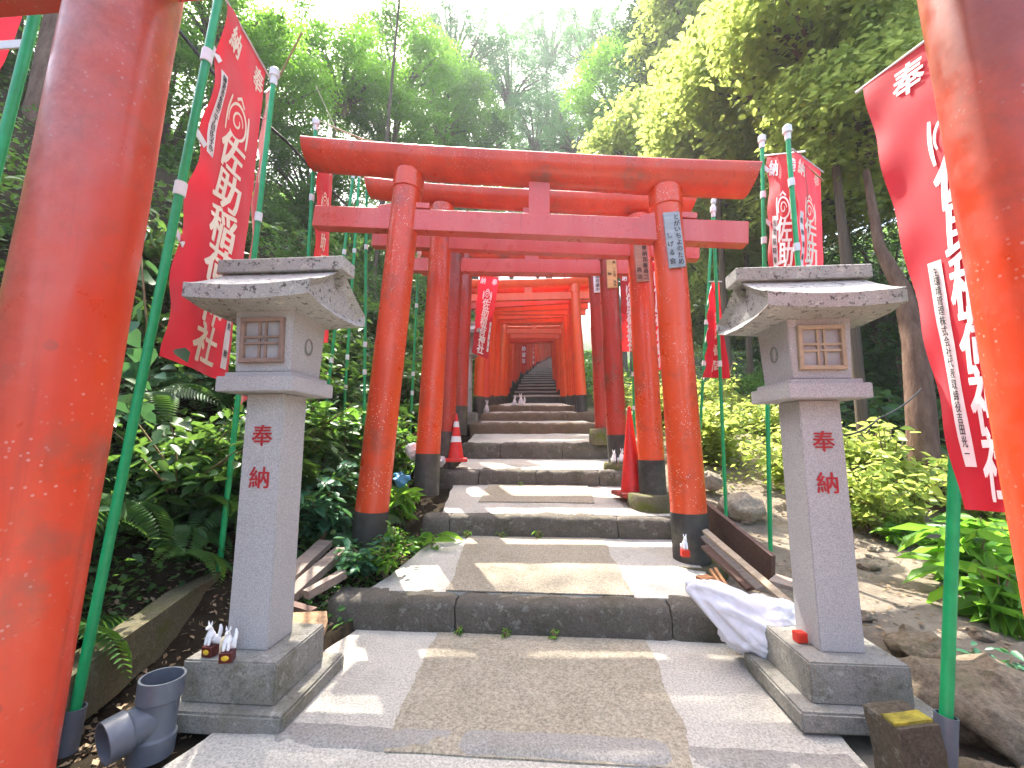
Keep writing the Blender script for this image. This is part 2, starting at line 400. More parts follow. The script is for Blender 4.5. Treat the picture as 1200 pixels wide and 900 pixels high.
# ------------------------------------------------------------------ path and steps
def slab(name, Y0, Y1, mat, z0f, z1f, xl, xr, thick=.4, res=.09, amp=.006, lift=0., edge=.02):
    """walkway slab top between xl(Y), xr(Y)"""
    ny = max(2, int((Y1-Y0)/res)); nx = 22; bm = bmesh.new(); rows = []
    for j in range(ny+1):
        y = lerp(Y0, Y1, j/ny); a = xl(y)+noise.noise(Vector((y*5, 1, 3)))*edge+noise.noise(Vector((y*23, 1, 3)))*edge*.4
        b = xr(y)+noise.noise(Vector((y*5, 7, 3)))*edge+noise.noise(Vector((y*23, 7, 3)))*edge*.4
        zz = lerp(z0f, z1f, j/ny)+lift
        rows.append([bm.verts.new((lerp(a, b, i/nx), y, zz+noise.noise(Vector((lerp(a, b, i/nx)*4, y*4, 0)))*amp)) for i in range(nx+1)])
    for j in range(ny):
        for i in range(nx): bm.faces.new((rows[j][i], rows[j][i+1], rows[j+1][i+1], rows[j+1][i]))
    ed = [e for e in bm.edges if e.is_boundary]
    r = bmesh.ops.extrude_edge_only(bm, edges=ed)
    for v in [g for g in r['geom'] if isinstance(g, bmesh.types.BMVert)]: v.co.z -= thick
    o = frombm(name, bm, mat, smooth=True, sharp=35); tag(o, kind='structure'); return o
def kerbrow(name, Y, ztop, zbot, xs, depth, mat, jit=.012, gap=.007):
    """row of kerb stones: xs joint positions"""
    bm = bmesh.new()
    for a, b in zip(xs, xs[1:]):
        t = bmesh.new(); w = b-a-gap; h = ztop-zbot+.12; nx = max(4, int(w/.035)); 
        bmesh.ops.create_grid(t, x_segments=1, y_segments=1, size=.5); t.free(); t = bmesh.new()
        # profile: rounded top front edge
        prof = [(0, -h)] + [(0, -h*k/5) for k in (4, 3, 2)] + [(.002, -.05), (.006, -.03), (.015, -.014), (.03, -.004), (.05, 0)] + [(.05+(depth-.05)*k/4, 0) for k in range(1, 5)] + [(depth, -h)]
        dz = random.uniform(-.008, .008); rr = []
        for i in range(nx+1):
            x = a+gap/2+w*i/nx; ring = []
            for (py, pz) in prof:
                e = min(i, nx-i)*w/nx; rd = .012*max(0, 1-e/.03)
                p = Vector((x, Y+py+(rd if py < .04 else 0), ztop+dz+pz-(rd if pz > -.03 else 0)))
                p += noise.noise_vector(p*6)*jit+noise.noise_vector(p*22)*jit*.6+noise.noise_vector(p*55)*jit*.25
                ring.append(t.verts.new(p))
            rr.append(ring)
        for r1, r2 in zip(rr, rr[1:]):
            for k in range(len(prof)-1): t.faces.new((r1[k], r2[k], r2[k+1], r1[k+1]))
        t.faces.new(rr[0]); t.faces.new(rr[-1][::-1]); addbm(bm, t)
    bmesh.ops.recalc_face_normals(bm, faces=bm.faces)
    o = frombm(name, bm, mat, smooth=True, sharp=50); tag(o, kind='structure'); return o
L_ = lambda tb: (lambda y: interp(y, tb))
fxl, fxr = L_(XL), L_(XR)
# level 0: pavement near the camera
slab('lower_path', -1.5, 2.40, CONC, 0, .0, fxl, fxr, .35, .06, .006)
def strip(name, Y0, Y1, mat, za, zb, a, b): return slab(name, Y0, Y1, mat, za, zb, a, b, .006, .03, .003, .006, .022)
pA = G(508, 748, 0); pB = G(448, 882, 0); pC = G(757, 748, 0); pD = G(812, 886, 0)
strip('lower_path_aggregate', pB.y, 2.34, AGG, 0, 0, lambda y: lerp(pB.x, pA.x, (y-pB.y)/(pA.y-pB.y)), lambda y: lerp(pD.x, pC.x, (y-pD.y)/(pC.y-pD.y)))
steps = [  # Y, bottom z, top z, depth of nosing, next Y, next bottom z
 (2.35, 0, .16, .17, 3.5, .24), (3.5, .24, .40, .16, 4.6, .53), (4.6, .53, .69, .18, 5.6, .76), (5.6, .76, .97, .16, 6.4, 1.10),
 (6.4, 1.10, 1.26, .14, 7.1, 1.32), (7.1, 1.32, 1.46, .14, 7.8, 1.52), (7.8, 1.52, 1.63, .14, 11, 1.95)]
jo = [[-1.2, -.49, .63, .97], [-1.02, -.78, .55, 1.06], [-1.18, -.72, -.1, .55, .92], [-1.12, -.6, .2, .9], [-1.15, -.4, .86], [-1.2, .35, .9], [-1.12, -.3, .55]]
for k, (Y, zb, zt, dp, Yn, zn) in enumerate(steps):
    kerbrow('stone_step', Y, zt, zb, jo[k], dp, KERB if k < 4 else stone('brown_step_stone', (.20, .14, .09), (.16, .12, .08), 90, .3, .5, .1, 1, .95, .5) if k == 4 else MATS.setdefault('bs', bpy.data.materials.get('brown_step_stone')), .012 if k < 2 else .02)
    slab('path_tread', Y+dp*.8, Yn+.03, CONC, zt-.004, zn, fxl, (fxr if k < 6 else fxr), .45, .1, .006 if k < 3 else .012)
    if k == 0:
        a0, a1 = A(525, 703, 2.5).x, A(548, 632, 3.48).x; b0, b1 = A(742, 703, 2.5).x, A(706, 632, 3.48).x
        strip('path_aggregate_panel', 2.49, 3.49, AGG, lerp(zt, zn, .0)+.001, zn, lambda y: lerp(a0, a1, (y-2.5)/.98), lambda y: lerp(b0, b1, (y-2.5)/.98))
    if k == 1:
        strip('path_aggregate_panel', 3.95, 4.58, AGG, lerp(zt, zn, .33), zn, lambda y: -.62, lambda y: .42)
kerbrow('cross_kerb', 1.47, .010, -.1, [-.95, -.3, .4, .98], .12, stone('flat_kerb_stone', (.33, .31, .28), (.27, .25, .22), 120, .1, .5, 0, .8, .95, .4), .006)
# flight beyond
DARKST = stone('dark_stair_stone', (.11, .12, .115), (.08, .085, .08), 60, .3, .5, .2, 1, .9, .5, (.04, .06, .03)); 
y0, z0 = 11., 1.95
fl = bmesh.new()
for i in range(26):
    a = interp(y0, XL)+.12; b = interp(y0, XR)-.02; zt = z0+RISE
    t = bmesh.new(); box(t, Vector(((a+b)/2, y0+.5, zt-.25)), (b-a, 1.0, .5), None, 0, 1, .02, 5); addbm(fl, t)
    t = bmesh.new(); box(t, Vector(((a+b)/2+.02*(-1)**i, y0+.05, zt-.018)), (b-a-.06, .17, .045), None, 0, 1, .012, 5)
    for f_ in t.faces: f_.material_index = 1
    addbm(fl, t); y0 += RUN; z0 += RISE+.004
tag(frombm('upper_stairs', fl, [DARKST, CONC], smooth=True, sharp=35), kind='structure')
# ------------------------------------------------------------------ camera, light, world
cam = bpy.data.cameras.new('camera'); co = bpy.data.objects.new('camera', cam); COL.objects.link(co)
co.location = (0, 0, 1); co.rotation_euler = (R(90)+PIT, 0, YAW); cam.sensor_width = 36; cam.lens = 15; cam.clip_start = .05; cam.clip_end = 900
S.camera = co
EL, AZ_ = R(58.5), R(-24)      # sun beyond the gates, a little to the left
sd = Vector((math.sin(AZ_)*math.cos(EL), math.cos(AZ_)*math.cos(EL), math.sin(EL)))
sl = bpy.data.lights.new('sun', 'SUN'); sl.energy = 3.3; sl.angle = R(.5); sl.color = (1, .94, .84)
so = bpy.data.objects.new('sun', sl); so.rotation_euler = (-sd).to_track_quat('-Z', 'Y').to_euler(); so.location = sd*50; COL.objects.link(so)
w = bpy.data.worlds.new('World'); S.world = w; w.use_nodes = True; nt = w.node_tree
bg = nt.nodes['Background']; sk = nt.nodes.new('ShaderNodeTexSky'); sk.sky_type = 'NISHITA'; sk.sun_disc = False
sk.sun_elevation = EL; sk.sun_rotation = AZ_; sk.air_density = 1.2; sk.dust_density = 5; sk.ozone_density = 1
nt.links.new(sk.outputs[0], bg.inputs[0]); bg.inputs[1].default_value = .15
S.view_settings.view_transform = 'Standard'; S.view_settings.look = 'None'; S.view_settings.exposure = 2.6; S.view_settings.gamma = 1
# ------------------------------------------------------------------ torii gates
def kasagi(bm, p0, p1, r, curve=.05, slant=.10, seg=26):
    """top beam: half-round belly, low pitched top, ends swept up and cut aslant"""
    Mx = frame(p0, p1); Lh = (p1-p0).length
    prof = [(math.cos(a)*r*1.0, math.sin(a)*r*1.05) for a in [math.pi+math.pi*k/12 for k in range(13)]]
    prof += [(r*1.03, r*.12), (r*.96, r*.22), (0, r*.52), (-r*.96, r*.22), (-r*1.03, r*.12)]
    rings = []
    for i in range(seg+1):
        t = i/seg; x = t*Lh; s = 2*t-1; up = curve*abs(s)**3.2
        rings.append([])
        for (y, z) in prof:
            sh = slant*(z/r)*s*abs(s)**8
            rings[-1].append(bm.verts.new(p0+Mx @ Vector((x+sh, y, z+up))))
    n = len(prof)
    for a, b in zip(rings, rings[1:]):
        for k in range(n): bm.faces.new((a[k], b[k], b[(k+1) % n], a[(k+1) % n]))
    bm.faces.new(rings[0]); bm.faces.new(rings[-1][::-1]); bmesh.ops.recalc_face_normals(bm, faces=bm.faces)
def post(name, root, pb, pt, rb, rt, mat, foot_h=.3, collar=True, stoneb=None):
    bm = bmesh.new(); d = (pt-pb); foot = pb+d.normalized()*foot_h; n = 14
    tube(bm, [lerp(foot, pt, k/n)+Vector((noise.noise(Vector((k*.5, pb.x, pb.y)))*.004, 0, 0)) for k in range(n+1)], [lerp(rb, rt, k/n) for k in range(n+1)], 36)
    o = frombm('post', bm, mat, root, True)
    bm = bmesh.new(); tube(bm, [pb-Vector((0, 0, .15)), pb, foot], rb*1.03, 36); f = frombm('black_foot', bm, BLACK, o, True)
    if collar:
        bm = bmesh.new(); c0 = pt-d.normalized()*.16
        tube(bm, [c0, c0+d.normalized()*.006, pt-d.normalized()*.02, pt], [rt*1.01, rt*1.1, rt*1.1, rt*.9], 36); frombm('collar', bm, mat, o, True)
    if stoneb:
        bm = bmesh.new(); c = pb-Vector((0, 0, .01)); rr, hh = stoneb
        rg = lathe(bm, c-Vector((0, 0, hh)), [(rr*.94, 0), (rr, .02), (rr, hh-.02), (rr*.93, hh)], 28); bm.faces.new(rg[-1])
        for v in bm.verts: v.co += noise.noise_vector(v.co*8)*.012
        frombm('base_stone', bm, MOSSY, root, True)
    return o
def plate(root, post_p, cpos, w, h, mat, chars, tilt=0, inkc=None, rowh=None, face=0.):
    """wooden name plate with vertical writing on the camera side of a post"""
    Mx = Matrix.Rotation(face, 3, 'Z') @ Matrix.Rotation(tilt, 3, 'Y')
    bm = bmesh.new(); box(bm, cpos, (w, .018, h), Mx, .003, 1); o = frombm('name_plate', bm, mat, root)
    bm = bmesh.new(); cols = chars
    for ci, col in enumerate(cols):
        n = len(col); s = min(h*.92/n, w*.85/len(cols))
        for i, ch in enumerate(col):
            if ch == ' ': continue
            x = (ci-(len(cols)-1)/2)*-(w/len(cols)); glyphs(bm, [(ch, x, h*.46-(i+.5)*h*.92/n, s*.95, .01)])
    for v in bm.verts: v.co = cpos + Mx @ Vector((v.co.x, -.011-v.co.z, v.co.y))
    frombm('writing', bm, INK, o)
# T1 .. T4 measured individually
def torii(label, Y, L, Rr, r, kas, kr, nuk, nh, strutx, mats, wed=True, foot=(.3, .3), bs=(None, None), dY=0., ncurve=.05, slant=.1, group='red torii gates over the stone path'):
    """L,Rr: ((px,py) base,(px,py) top); kas, nuk: two photo points of the beam centre line"""
    mp, mk, mn = mats
    lb, lt = A(*L[0], Y), A(*L[1], Y); rb, rt = A(*Rr[0], Y+dY), A(*Rr[1], Y+dY)
    root = empty('torii_gate', Vector(((lb.x+rb.x)/2, Y, min(lb.z, rb.z))), label, 'torii gate', group)
    post('post', root, lb, lt, r, r*.93, mp, foot[0], True, bs[0]); post('post', root, rb, rt, r, r*.93, mp, foot[1], True, bs[1])
    k0, k1 = A(*kas[0], Y), A(*kas[1], Y+dY); bm = bmesh.new(); kasagi(bm, k0, k1, kr, ncurve, slant); frombm('top_beam', bm, mk, root, True, sharp=50)
    n0, n1 = A(*nuk[0], Y), A(*nuk[1], Y+dY); bm = bmesh.new(); beam(bm, n0, n1, r*.85, nh, 0, .004); frombm('tie_beam', bm, mn, root)
    # strut
    sx = strutx; s0 = A(sx, (nuk[0][1]+nuk[1][1])/2, Y); s1 = A(sx, (kas[0][1]+kas[1][1])/2, Y)
    s0.z = interp(s0.x, [(n0.x, n0.z), (n1.x, n1.z)])+nh/2-.003; s1.z = interp(s1.x, [(k0.x, k0.z), (k1.x, k1.z)])-kr*.5
    bm = bmesh.new(); beam(bm, s0, s1, .165, r*.7, R(90)); frombm('center_strut', bm, mn, root)
    if wed:
        for px_, pp in ((lb, lt), (rb, rt)):
            for s in (-1, 1):
                tt = (n0.z-px_.z)/(pp.z-px_.z); xx = lerp(px_.x, pp.x, tt); zz = interp(xx, [(n0.x, n0.z), (n1.x, n1.z)])+nh/2
                bm = bmesh.new(); box(bm, Vector((xx+s*(r+.03), pp.y, zz+.022)), (.12, r*.83, .045), Matrix.Rotation(s*.12, 3, 'Y'), .003, 1); frombm('wedge', bm, mn, root)
    return root, lb, lt, rb, rt
t1, lb, lt, rb, rt = torii('nearest complete red torii gate with a grey name plate on its right post', 3.1, ((430, 650), (480, 203)), ((811, 655), (779, 222)), .118,
    ((363, 180), (881, 211)), .148, ((371, 256), (874, 276)), .172, 632, (RED, REDTOP, PINK), foot=(.31, .31), bs=(None, (.22, .14)), ncurve=.022, slant=.03)
c = A(790, 281, 3.1-.125); plate(t1, None, c, .115, .42, PLATEGREY, ['とがいちよのため', '  しげる会'], R(-3.5))
t2, *_ = torii('second complete red torii gate, brown name plate on its right post', 3.9, ((500, 560), (519, 242)), ((765, 577), (747, 255)), .112,
    ((432, 222), (812, 243)), .12, ((438, 281), (818, 296)), .16, 623, (RED, REDTOP, PINK), foot=(.22, .28), bs=(None, (.22, .16)), ncurve=.04, slant=.03)
c = A(752, 308, 3.9-.12); plate(t2, None, c, .115, .36, PLATEBRN, ['奉納加藤貞二', '   商店'], R(-2))
t3, *_ = torii('third complete torii gate, yellow name plate on its brownish right post', 4.8, ((520, 537), (534, 285)), ((725, 541), (711, 292)), .108,
    ((455, 282), (785, 291)), .105, ((470, 311), (775, 315)), .165, 623, (DARKRED, REDTOP, PINK), wed=False, foot=(.3, .29), bs=(None, (.17, .12)))
c = A(717, 321, 4.8-.115); plate(t3, None, c, .11, .33, PLATETAN, ['奉 一之会 森水','納'], R(-1))
t4, *_ = torii('fourth torii gate, brown stained posts, small white plate on its right post', 5.7, ((538, 497), (546, 300)), ((707, 502), (697, 303)), .105,
    ((485, 296), (760, 300)), .1, ((495, 316), (750, 318)), .16, 622, (DARKRED, REDTOP, RED), wed=False, foot=(.24, .0), bs=(None, (.19, .2)))
c = A(700, 332, 5.7-.11); plate(t4, None, c, .10, .26, PAPER, ['稲荷講中'], R(-1))
# near gate around the camera
t0 = empty('torii_gate', Vector((0, 1.0, -.05)), 'torii gate whose two thick posts fill the left and right picture edges', 'torii gate', 'red torii gates over the stone path')
post('post', t0, A(-28, 900, 1.0)-Vector((0, 0, .35)), A(158, 0, 1.0)+Vector((.0, 0, .4)), .124, .120, NEARL, .14)
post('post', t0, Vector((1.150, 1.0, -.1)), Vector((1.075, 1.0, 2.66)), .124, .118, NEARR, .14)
bm = bmesh.new(); kasagi(bm, Vector((-1.9, 1.0, 2.76)), Vector((1.85, 1.0, 2.76)), .13, .06); frombm('top_beam', bm, REDTOP, t0, True, sharp=50)
bm = bmesh.new(); beam(bm, Vector((-1.75, 1.0, 2.40)), Vector((1.7, 1.0, 2.40)), .1, .17); frombm('tie_beam', bm, PINK, t0)
bm = bmesh.new(); box(bm, Vector((0, 1.0, 2.56)), (.165, .08, .17)); frombm('center_strut', bm, PINK, t0)
plate(t0, None, Vector((1.185, .885, 2.12)), .085, .34, PLATEBRN, ['奉納'], R(0), face=R(35))
# tunnel of gates: one prototype per paint, copies up the stairs
def proto(mp, mk):
    root = bpy.data.objects.new('torii_gate', None); COL.objects.link(root); root.location = (0, 0, 0)
    for s in (-1, 1):
        post('post', root, Vector((s*.86, 0, 0)), Vector((s*.80, 0, 2.18)), .088, .082, mp, .22, True)
    bm = bmesh.new(); kasagi(bm, Vector((-1.2, 0, 2.25)), Vector((1.2, 0, 2.25)), .1, .04, .08, 14); frombm('top_beam', bm, mk, root, True, sharp=50)
    bm = bmesh.new(); beam(bm, Vector((-1.12, 0, 1.98)), Vector((1.12, 0, 1.98)), .075, .13); frombm('tie_beam', bm, mp, root)
    bm = bmesh.new(); box(bm, Vector((0, 0, 2.10)), (.13, .06, .12)); frombm('center_strut', bm, mp, root)
    return root
p_or, p_de = proto(ORANGE, ORANGE), proto(DEEP, DEEP)
used = {p_or.name: False, p_de.name: False}
Yt = 7.2; k = 0; tun = []
while Yt < 34:
    pr = p_or if (Yt < 12.5 and k % 4 != 1) or k % 5 == 0 else p_de
    if not used[pr.name]: o = pr; used[pr.name] = True
    else: o = copytree(pr)
    cx = interp(Yt, CX); sc = interp(Yt, [(7, 1.0), (9.5, .94), (12, .85), (18, .80), (34, .78)])*random.uniform(.97, 1.03)
    o.location = (cx+random.uniform(-.03, .03), Yt, tread(Yt)-.05 if Yt > 11 else interp(Yt, [(7, 1.5), (7.9, 1.6), (11, 1.93)])); o.scale = (sc, 1, sc*random.uniform(.97, 1.03))
    o.rotation_euler = (R(random.uniform(-1, 1)), R(random.uniform(-1.3, 1.3)), R(random.uniform(-3, 3)))
    tun.append((o, k)); k += 1; Yt += (random.uniform(.38, .5) if k % 6 else 1.05)
ordw = ['first', 'second', 'third', 'fourth', 'fifth', 'sixth', 'seventh', 'eighth', 'ninth', 'tenth', 'eleventh', 'twelfth', 'thirteenth', 'fourteenth', 'fifteenth', 'sixteenth', 'seventeenth', 'eighteenth', 'nineteenth', 'twentieth']
for tens in ('twenty', 'thirty', 'forty', 'fifty', 'sixty'):
    ordw += [tens+'-'+w_ for w_ in ordw[:9]]; ordw.append({'twenty': 'thirtieth', 'thirty': 'fortieth', 'forty': 'fiftieth', 'fifty': 'sixtieth', 'sixty': 'seventieth'}[tens])
for o, i in tun:
    col = 'vermilion' if o.children[0].data.materials[0] == ORANGE else 'deep red'
    if i < 10: lab = f'{col} torii gate, {ordw[i]} behind the four gates with name plates'
    else:
        j = i-10; n = len(tun)-10
        if j < 20: lab = f'{col} torii gate over the dark upper stairs, {ordw[j]} from their foot'
        else:
            q = n-1-j; lab = f'{col} torii gate near the top of the dark stairs, {ordw[q]} before the last' if q else f'{col} torii gate at the top of the dark stairs, the last one'
    tag(o, lab, 'torii gate', 'gates of the red tunnel')
# ------------------------------------------------------------------ stone lanterns
def lantern(cx, fy, label, wood, flip=1, sc=1., z0=0., name='stone_lantern'):
    """fy: Y of the pillar's front face"""
    cy = fy+.083*sc; root = empty(name, Vector((cx, cy, z0)), label, 'stone lantern', 'granite lanterns beside the path')
    P = lambda x, y, z: Vector((cx+x*sc, cy+y*sc, z0+z*sc))
    def b(nm, c, d, m, par=root, bev=.004, taper=None, jit=.0015):
        bm = bmesh.new(); t = bmesh.new(); bmesh.ops.create_cube(t, size=1)
        for v in t.verts:
            k_ = 1 if taper is None else (taper if v.co.z > 0 else 1.)
            v.co = Vector((v.co.x*d[0]*k_, v.co.y*d[1]*k_, v.co.z*d[2]))
        bmesh.ops.bevel(t, geom=t.edges[:], offset=bev, segments=2, affect='EDGES')
        for v in t.verts: v.co = P(*c)+v.co*sc
        addbm(bm, t); return frombm(nm, bm, m, par, True, sharp=35)
    b('lower_slab', (.0, .0, .02), (.50, .46, .07), GRANBASE, bev=.008)
    b('plinth', (0, 0, .125), (.36, .345, .145), GRANBASE, bev=.006)
    pl = b('pillar', (0, 0, .695), (.168, .168, .995), GRANITE, taper=.985)
    for ch, zc in (('奉', 1.02), ('納', .85)):
        bm = bmesh.new(); glyphs(bm, [(ch, 0, zc, .092, .018)])
        for v in bm.verts: v.co = P(v.co.x, -.0855-v.co.z, v.co.y)
        frombm('written_character', bm, INKRED, pl)
    b('ledge', (0, 0, 1.225), (.325, .325, .062), GRANITE, bev=.003); b('ledge_step', (0, 0, 1.265), (.285, .285, .02), GRANITE, bev=.003)
    fb = b('fire_box', (0, 0, 1.408), (.235, .235, .262), GRANITE, taper=1.09, bev=.004)
    # window
    y = -.1235; wr = bmesh.new(); s = .085; zc = 1.41
    tl = Matrix.Rotation(R(2.2), 3, 'X')
    for (dx, dz, ww, hh) in ((0, s, .19, .018), (0, -s, .19, .018), (-s, 0, .018, .17), (s, 0, .018, .17)):
        box(wr, P(0, y, zc)+tl @ Vector((dx, -.004, dz))*sc, (ww*sc, .026*sc, hh*sc), tl, .002, 1)
    for d_ in (-.0135, .0135):
        box(wr, P(0, y, zc)+tl @ Vector((d_, -.001, 0))*sc, (.009*sc, .016*sc, .152*sc), tl, 0); box(wr, P(0, y, zc)+tl @ Vector((0, -.003, d_))*sc, (.152*sc, .016*sc, .009*sc), tl, 0)
    wn = frombm('window_lattice', wr, wood, fb)
    bm = bmesh.new(); box(bm, P(0, y, zc)+tl @ Vector((0, .003, 0))*sc, (.155*sc, .006*sc, .155*sc), tl, 0); frombm('window_pane', bm, PANE, fb)
    # carved crescent / disc on the side facing the path
    bm = bmesh.new(); n = 20; xx = flip*.1245
    ring = [P(xx+flip*(.002), math.cos(a)*.026, 1.405+math.sin(a)*.034) for a in [2*math.pi*k_/n for k_ in range(n+1)]]
    tube(bm, ring, .0035*sc, 6, False); frombm('carved_ring', bm, GRANBASE, fb, True)
    # roof: concave gable, ridge along x
    bm = bmesh.new(); W, D = .262, .245; zb, zr = 1.545, 1.755; th = .058
    prof_top = []; N = 9
    for i in range(N+1):
        t = i/N; yy = -D+t*D*1.0; z = zb+th+.004+(zr-zb-th)*(t**1.22); prof_top.append((yy*1.0, z))
    poly = prof_top + [(-p[0], p[1]) for p in prof_top[::-1][1:]]
    und = [(D, zb+.004), (D*.62, zb-.012), (0, zb-.012), (-D*.62, zb-.012), (-D, zb+.004)]
    xs = [-W, -W+.03, -W*.3, 0, W*.3, W-.03, W]; rings = []
    for x in xs:
        e = .014*(abs(x)/W)**3
        rings.append([bm.verts.new(P(x, yy*(1+.03*(abs(x)/W)**3), z+e*(abs(yy)/D))) for yy, z in poly+und])
    m_ = len(poly+und)
    for a, c_ in zip(rings, rings[1:]):
        for k_ in range(m_): bm.faces.new((a[k_], c_[k_], c_[(k_+1) % m_], a[(k_+1) % m_]))
    bm.faces.new(rings[0]); bm.faces.new(rings[-1][::-1]); bmesh.ops.recalc_face_normals(bm, faces=bm.faces)
    # sink the gable faces
    ng = [f for f in bm.faces if len(f.verts) > 8]
    rr = bmesh.ops.inset_region(bm, faces=ng, thickness=.03*sc, depth=-.028*sc, use_even_offset=True)
    rf = frombm('roof', bm, GRANLICH, root, True, sharp=25)
    for s in (-1, 1):
        bm = bmesh.new(); tube(bm, [P(s*(W-.03), .0, zr-.055), P(s*(W-.002), .0, zr-.058)], .018*sc, 12); frombm('gable_boss', bm, GRANBASE, rf, True)
    bm = bmesh.new(); box(bm, P(0, 0, zr+.012), (.58*sc, .12*sc, .062*sc), None, .004, 1, 0)
    frombm('ridge_cap', bm, GRANLICH, root, True, sharp=35)
    return root
lanL = lantern(-1.163, 1.68, 'left granite lantern, lichen on its roof edge, two white foxes on its base', WOODWIN, 1)
lanR = lantern(1.10, 1.81, 'right granite lantern, sunlit roof, white sack leaning against its base', WOODLT, -1, .955, .022)
lan3 = lantern(A(548, 450, 6.6).x-.03, 6.6, 'distant small stone lantern half hidden behind the fourth gate and a hanging banner', WOODLT, 1, .92, 1.25-.0)
tag(lan3, group=None)
# ------------------------------------------------------------------ poles and banners
def pole(pts, r, label, sleeve=None, clips=(), cap=True, group='green banner poles'):
    """pts: list of Vector bottom..top"""
    root = empty('banner_pole', pts[0], label, 'pole', group)
    bm = bmesh.new(); n = 10; P = [lerp(pts[0], pts[-1], k_/n) for k_ in range(n+1)] if len(pts) == 2 else pts
    tube(bm, P, r, 14); frombm('pole_tube', bm, GREENP, root, True)
    d = (pts[-1]-pts[0]).normalized()
    for c in clips:
        q = lerp(pts[0], pts[-1], c); bm = bmesh.new(); tube(bm, [q-d*r*1.8, q+d*r*1.8], r*1.35, 14); frombm('joint_clip', bm, WHITEP, root, True)
    if cap:
        bm = bmesh.new(); q = pts[-1]; tube(bm, [q-d*.04, q+d*.01, q+d*.014, q+d*.06, q+d*.075], [r*1.2, r*1.3, r*1.9, r*1.9, r*.9], 14); frombm('pole_cap', bm, WHITEP, root, True)
    if sleeve:
        bm = bmesh.new(); q = pts[0]; rs = sleeve[1]
        o_ = lathe(bm, q-d*.15, [(rs, 0), (rs, sleeve[0]+.15), (rs*.88, sleeve[0]+.15), (rs*.88, sleeve[0]-.1)], 20, d); frombm('ground_sleeve', bm, sleeve[2] if len(sleeve) > 2 else GREYP, root, True, sharp=40)
    return root
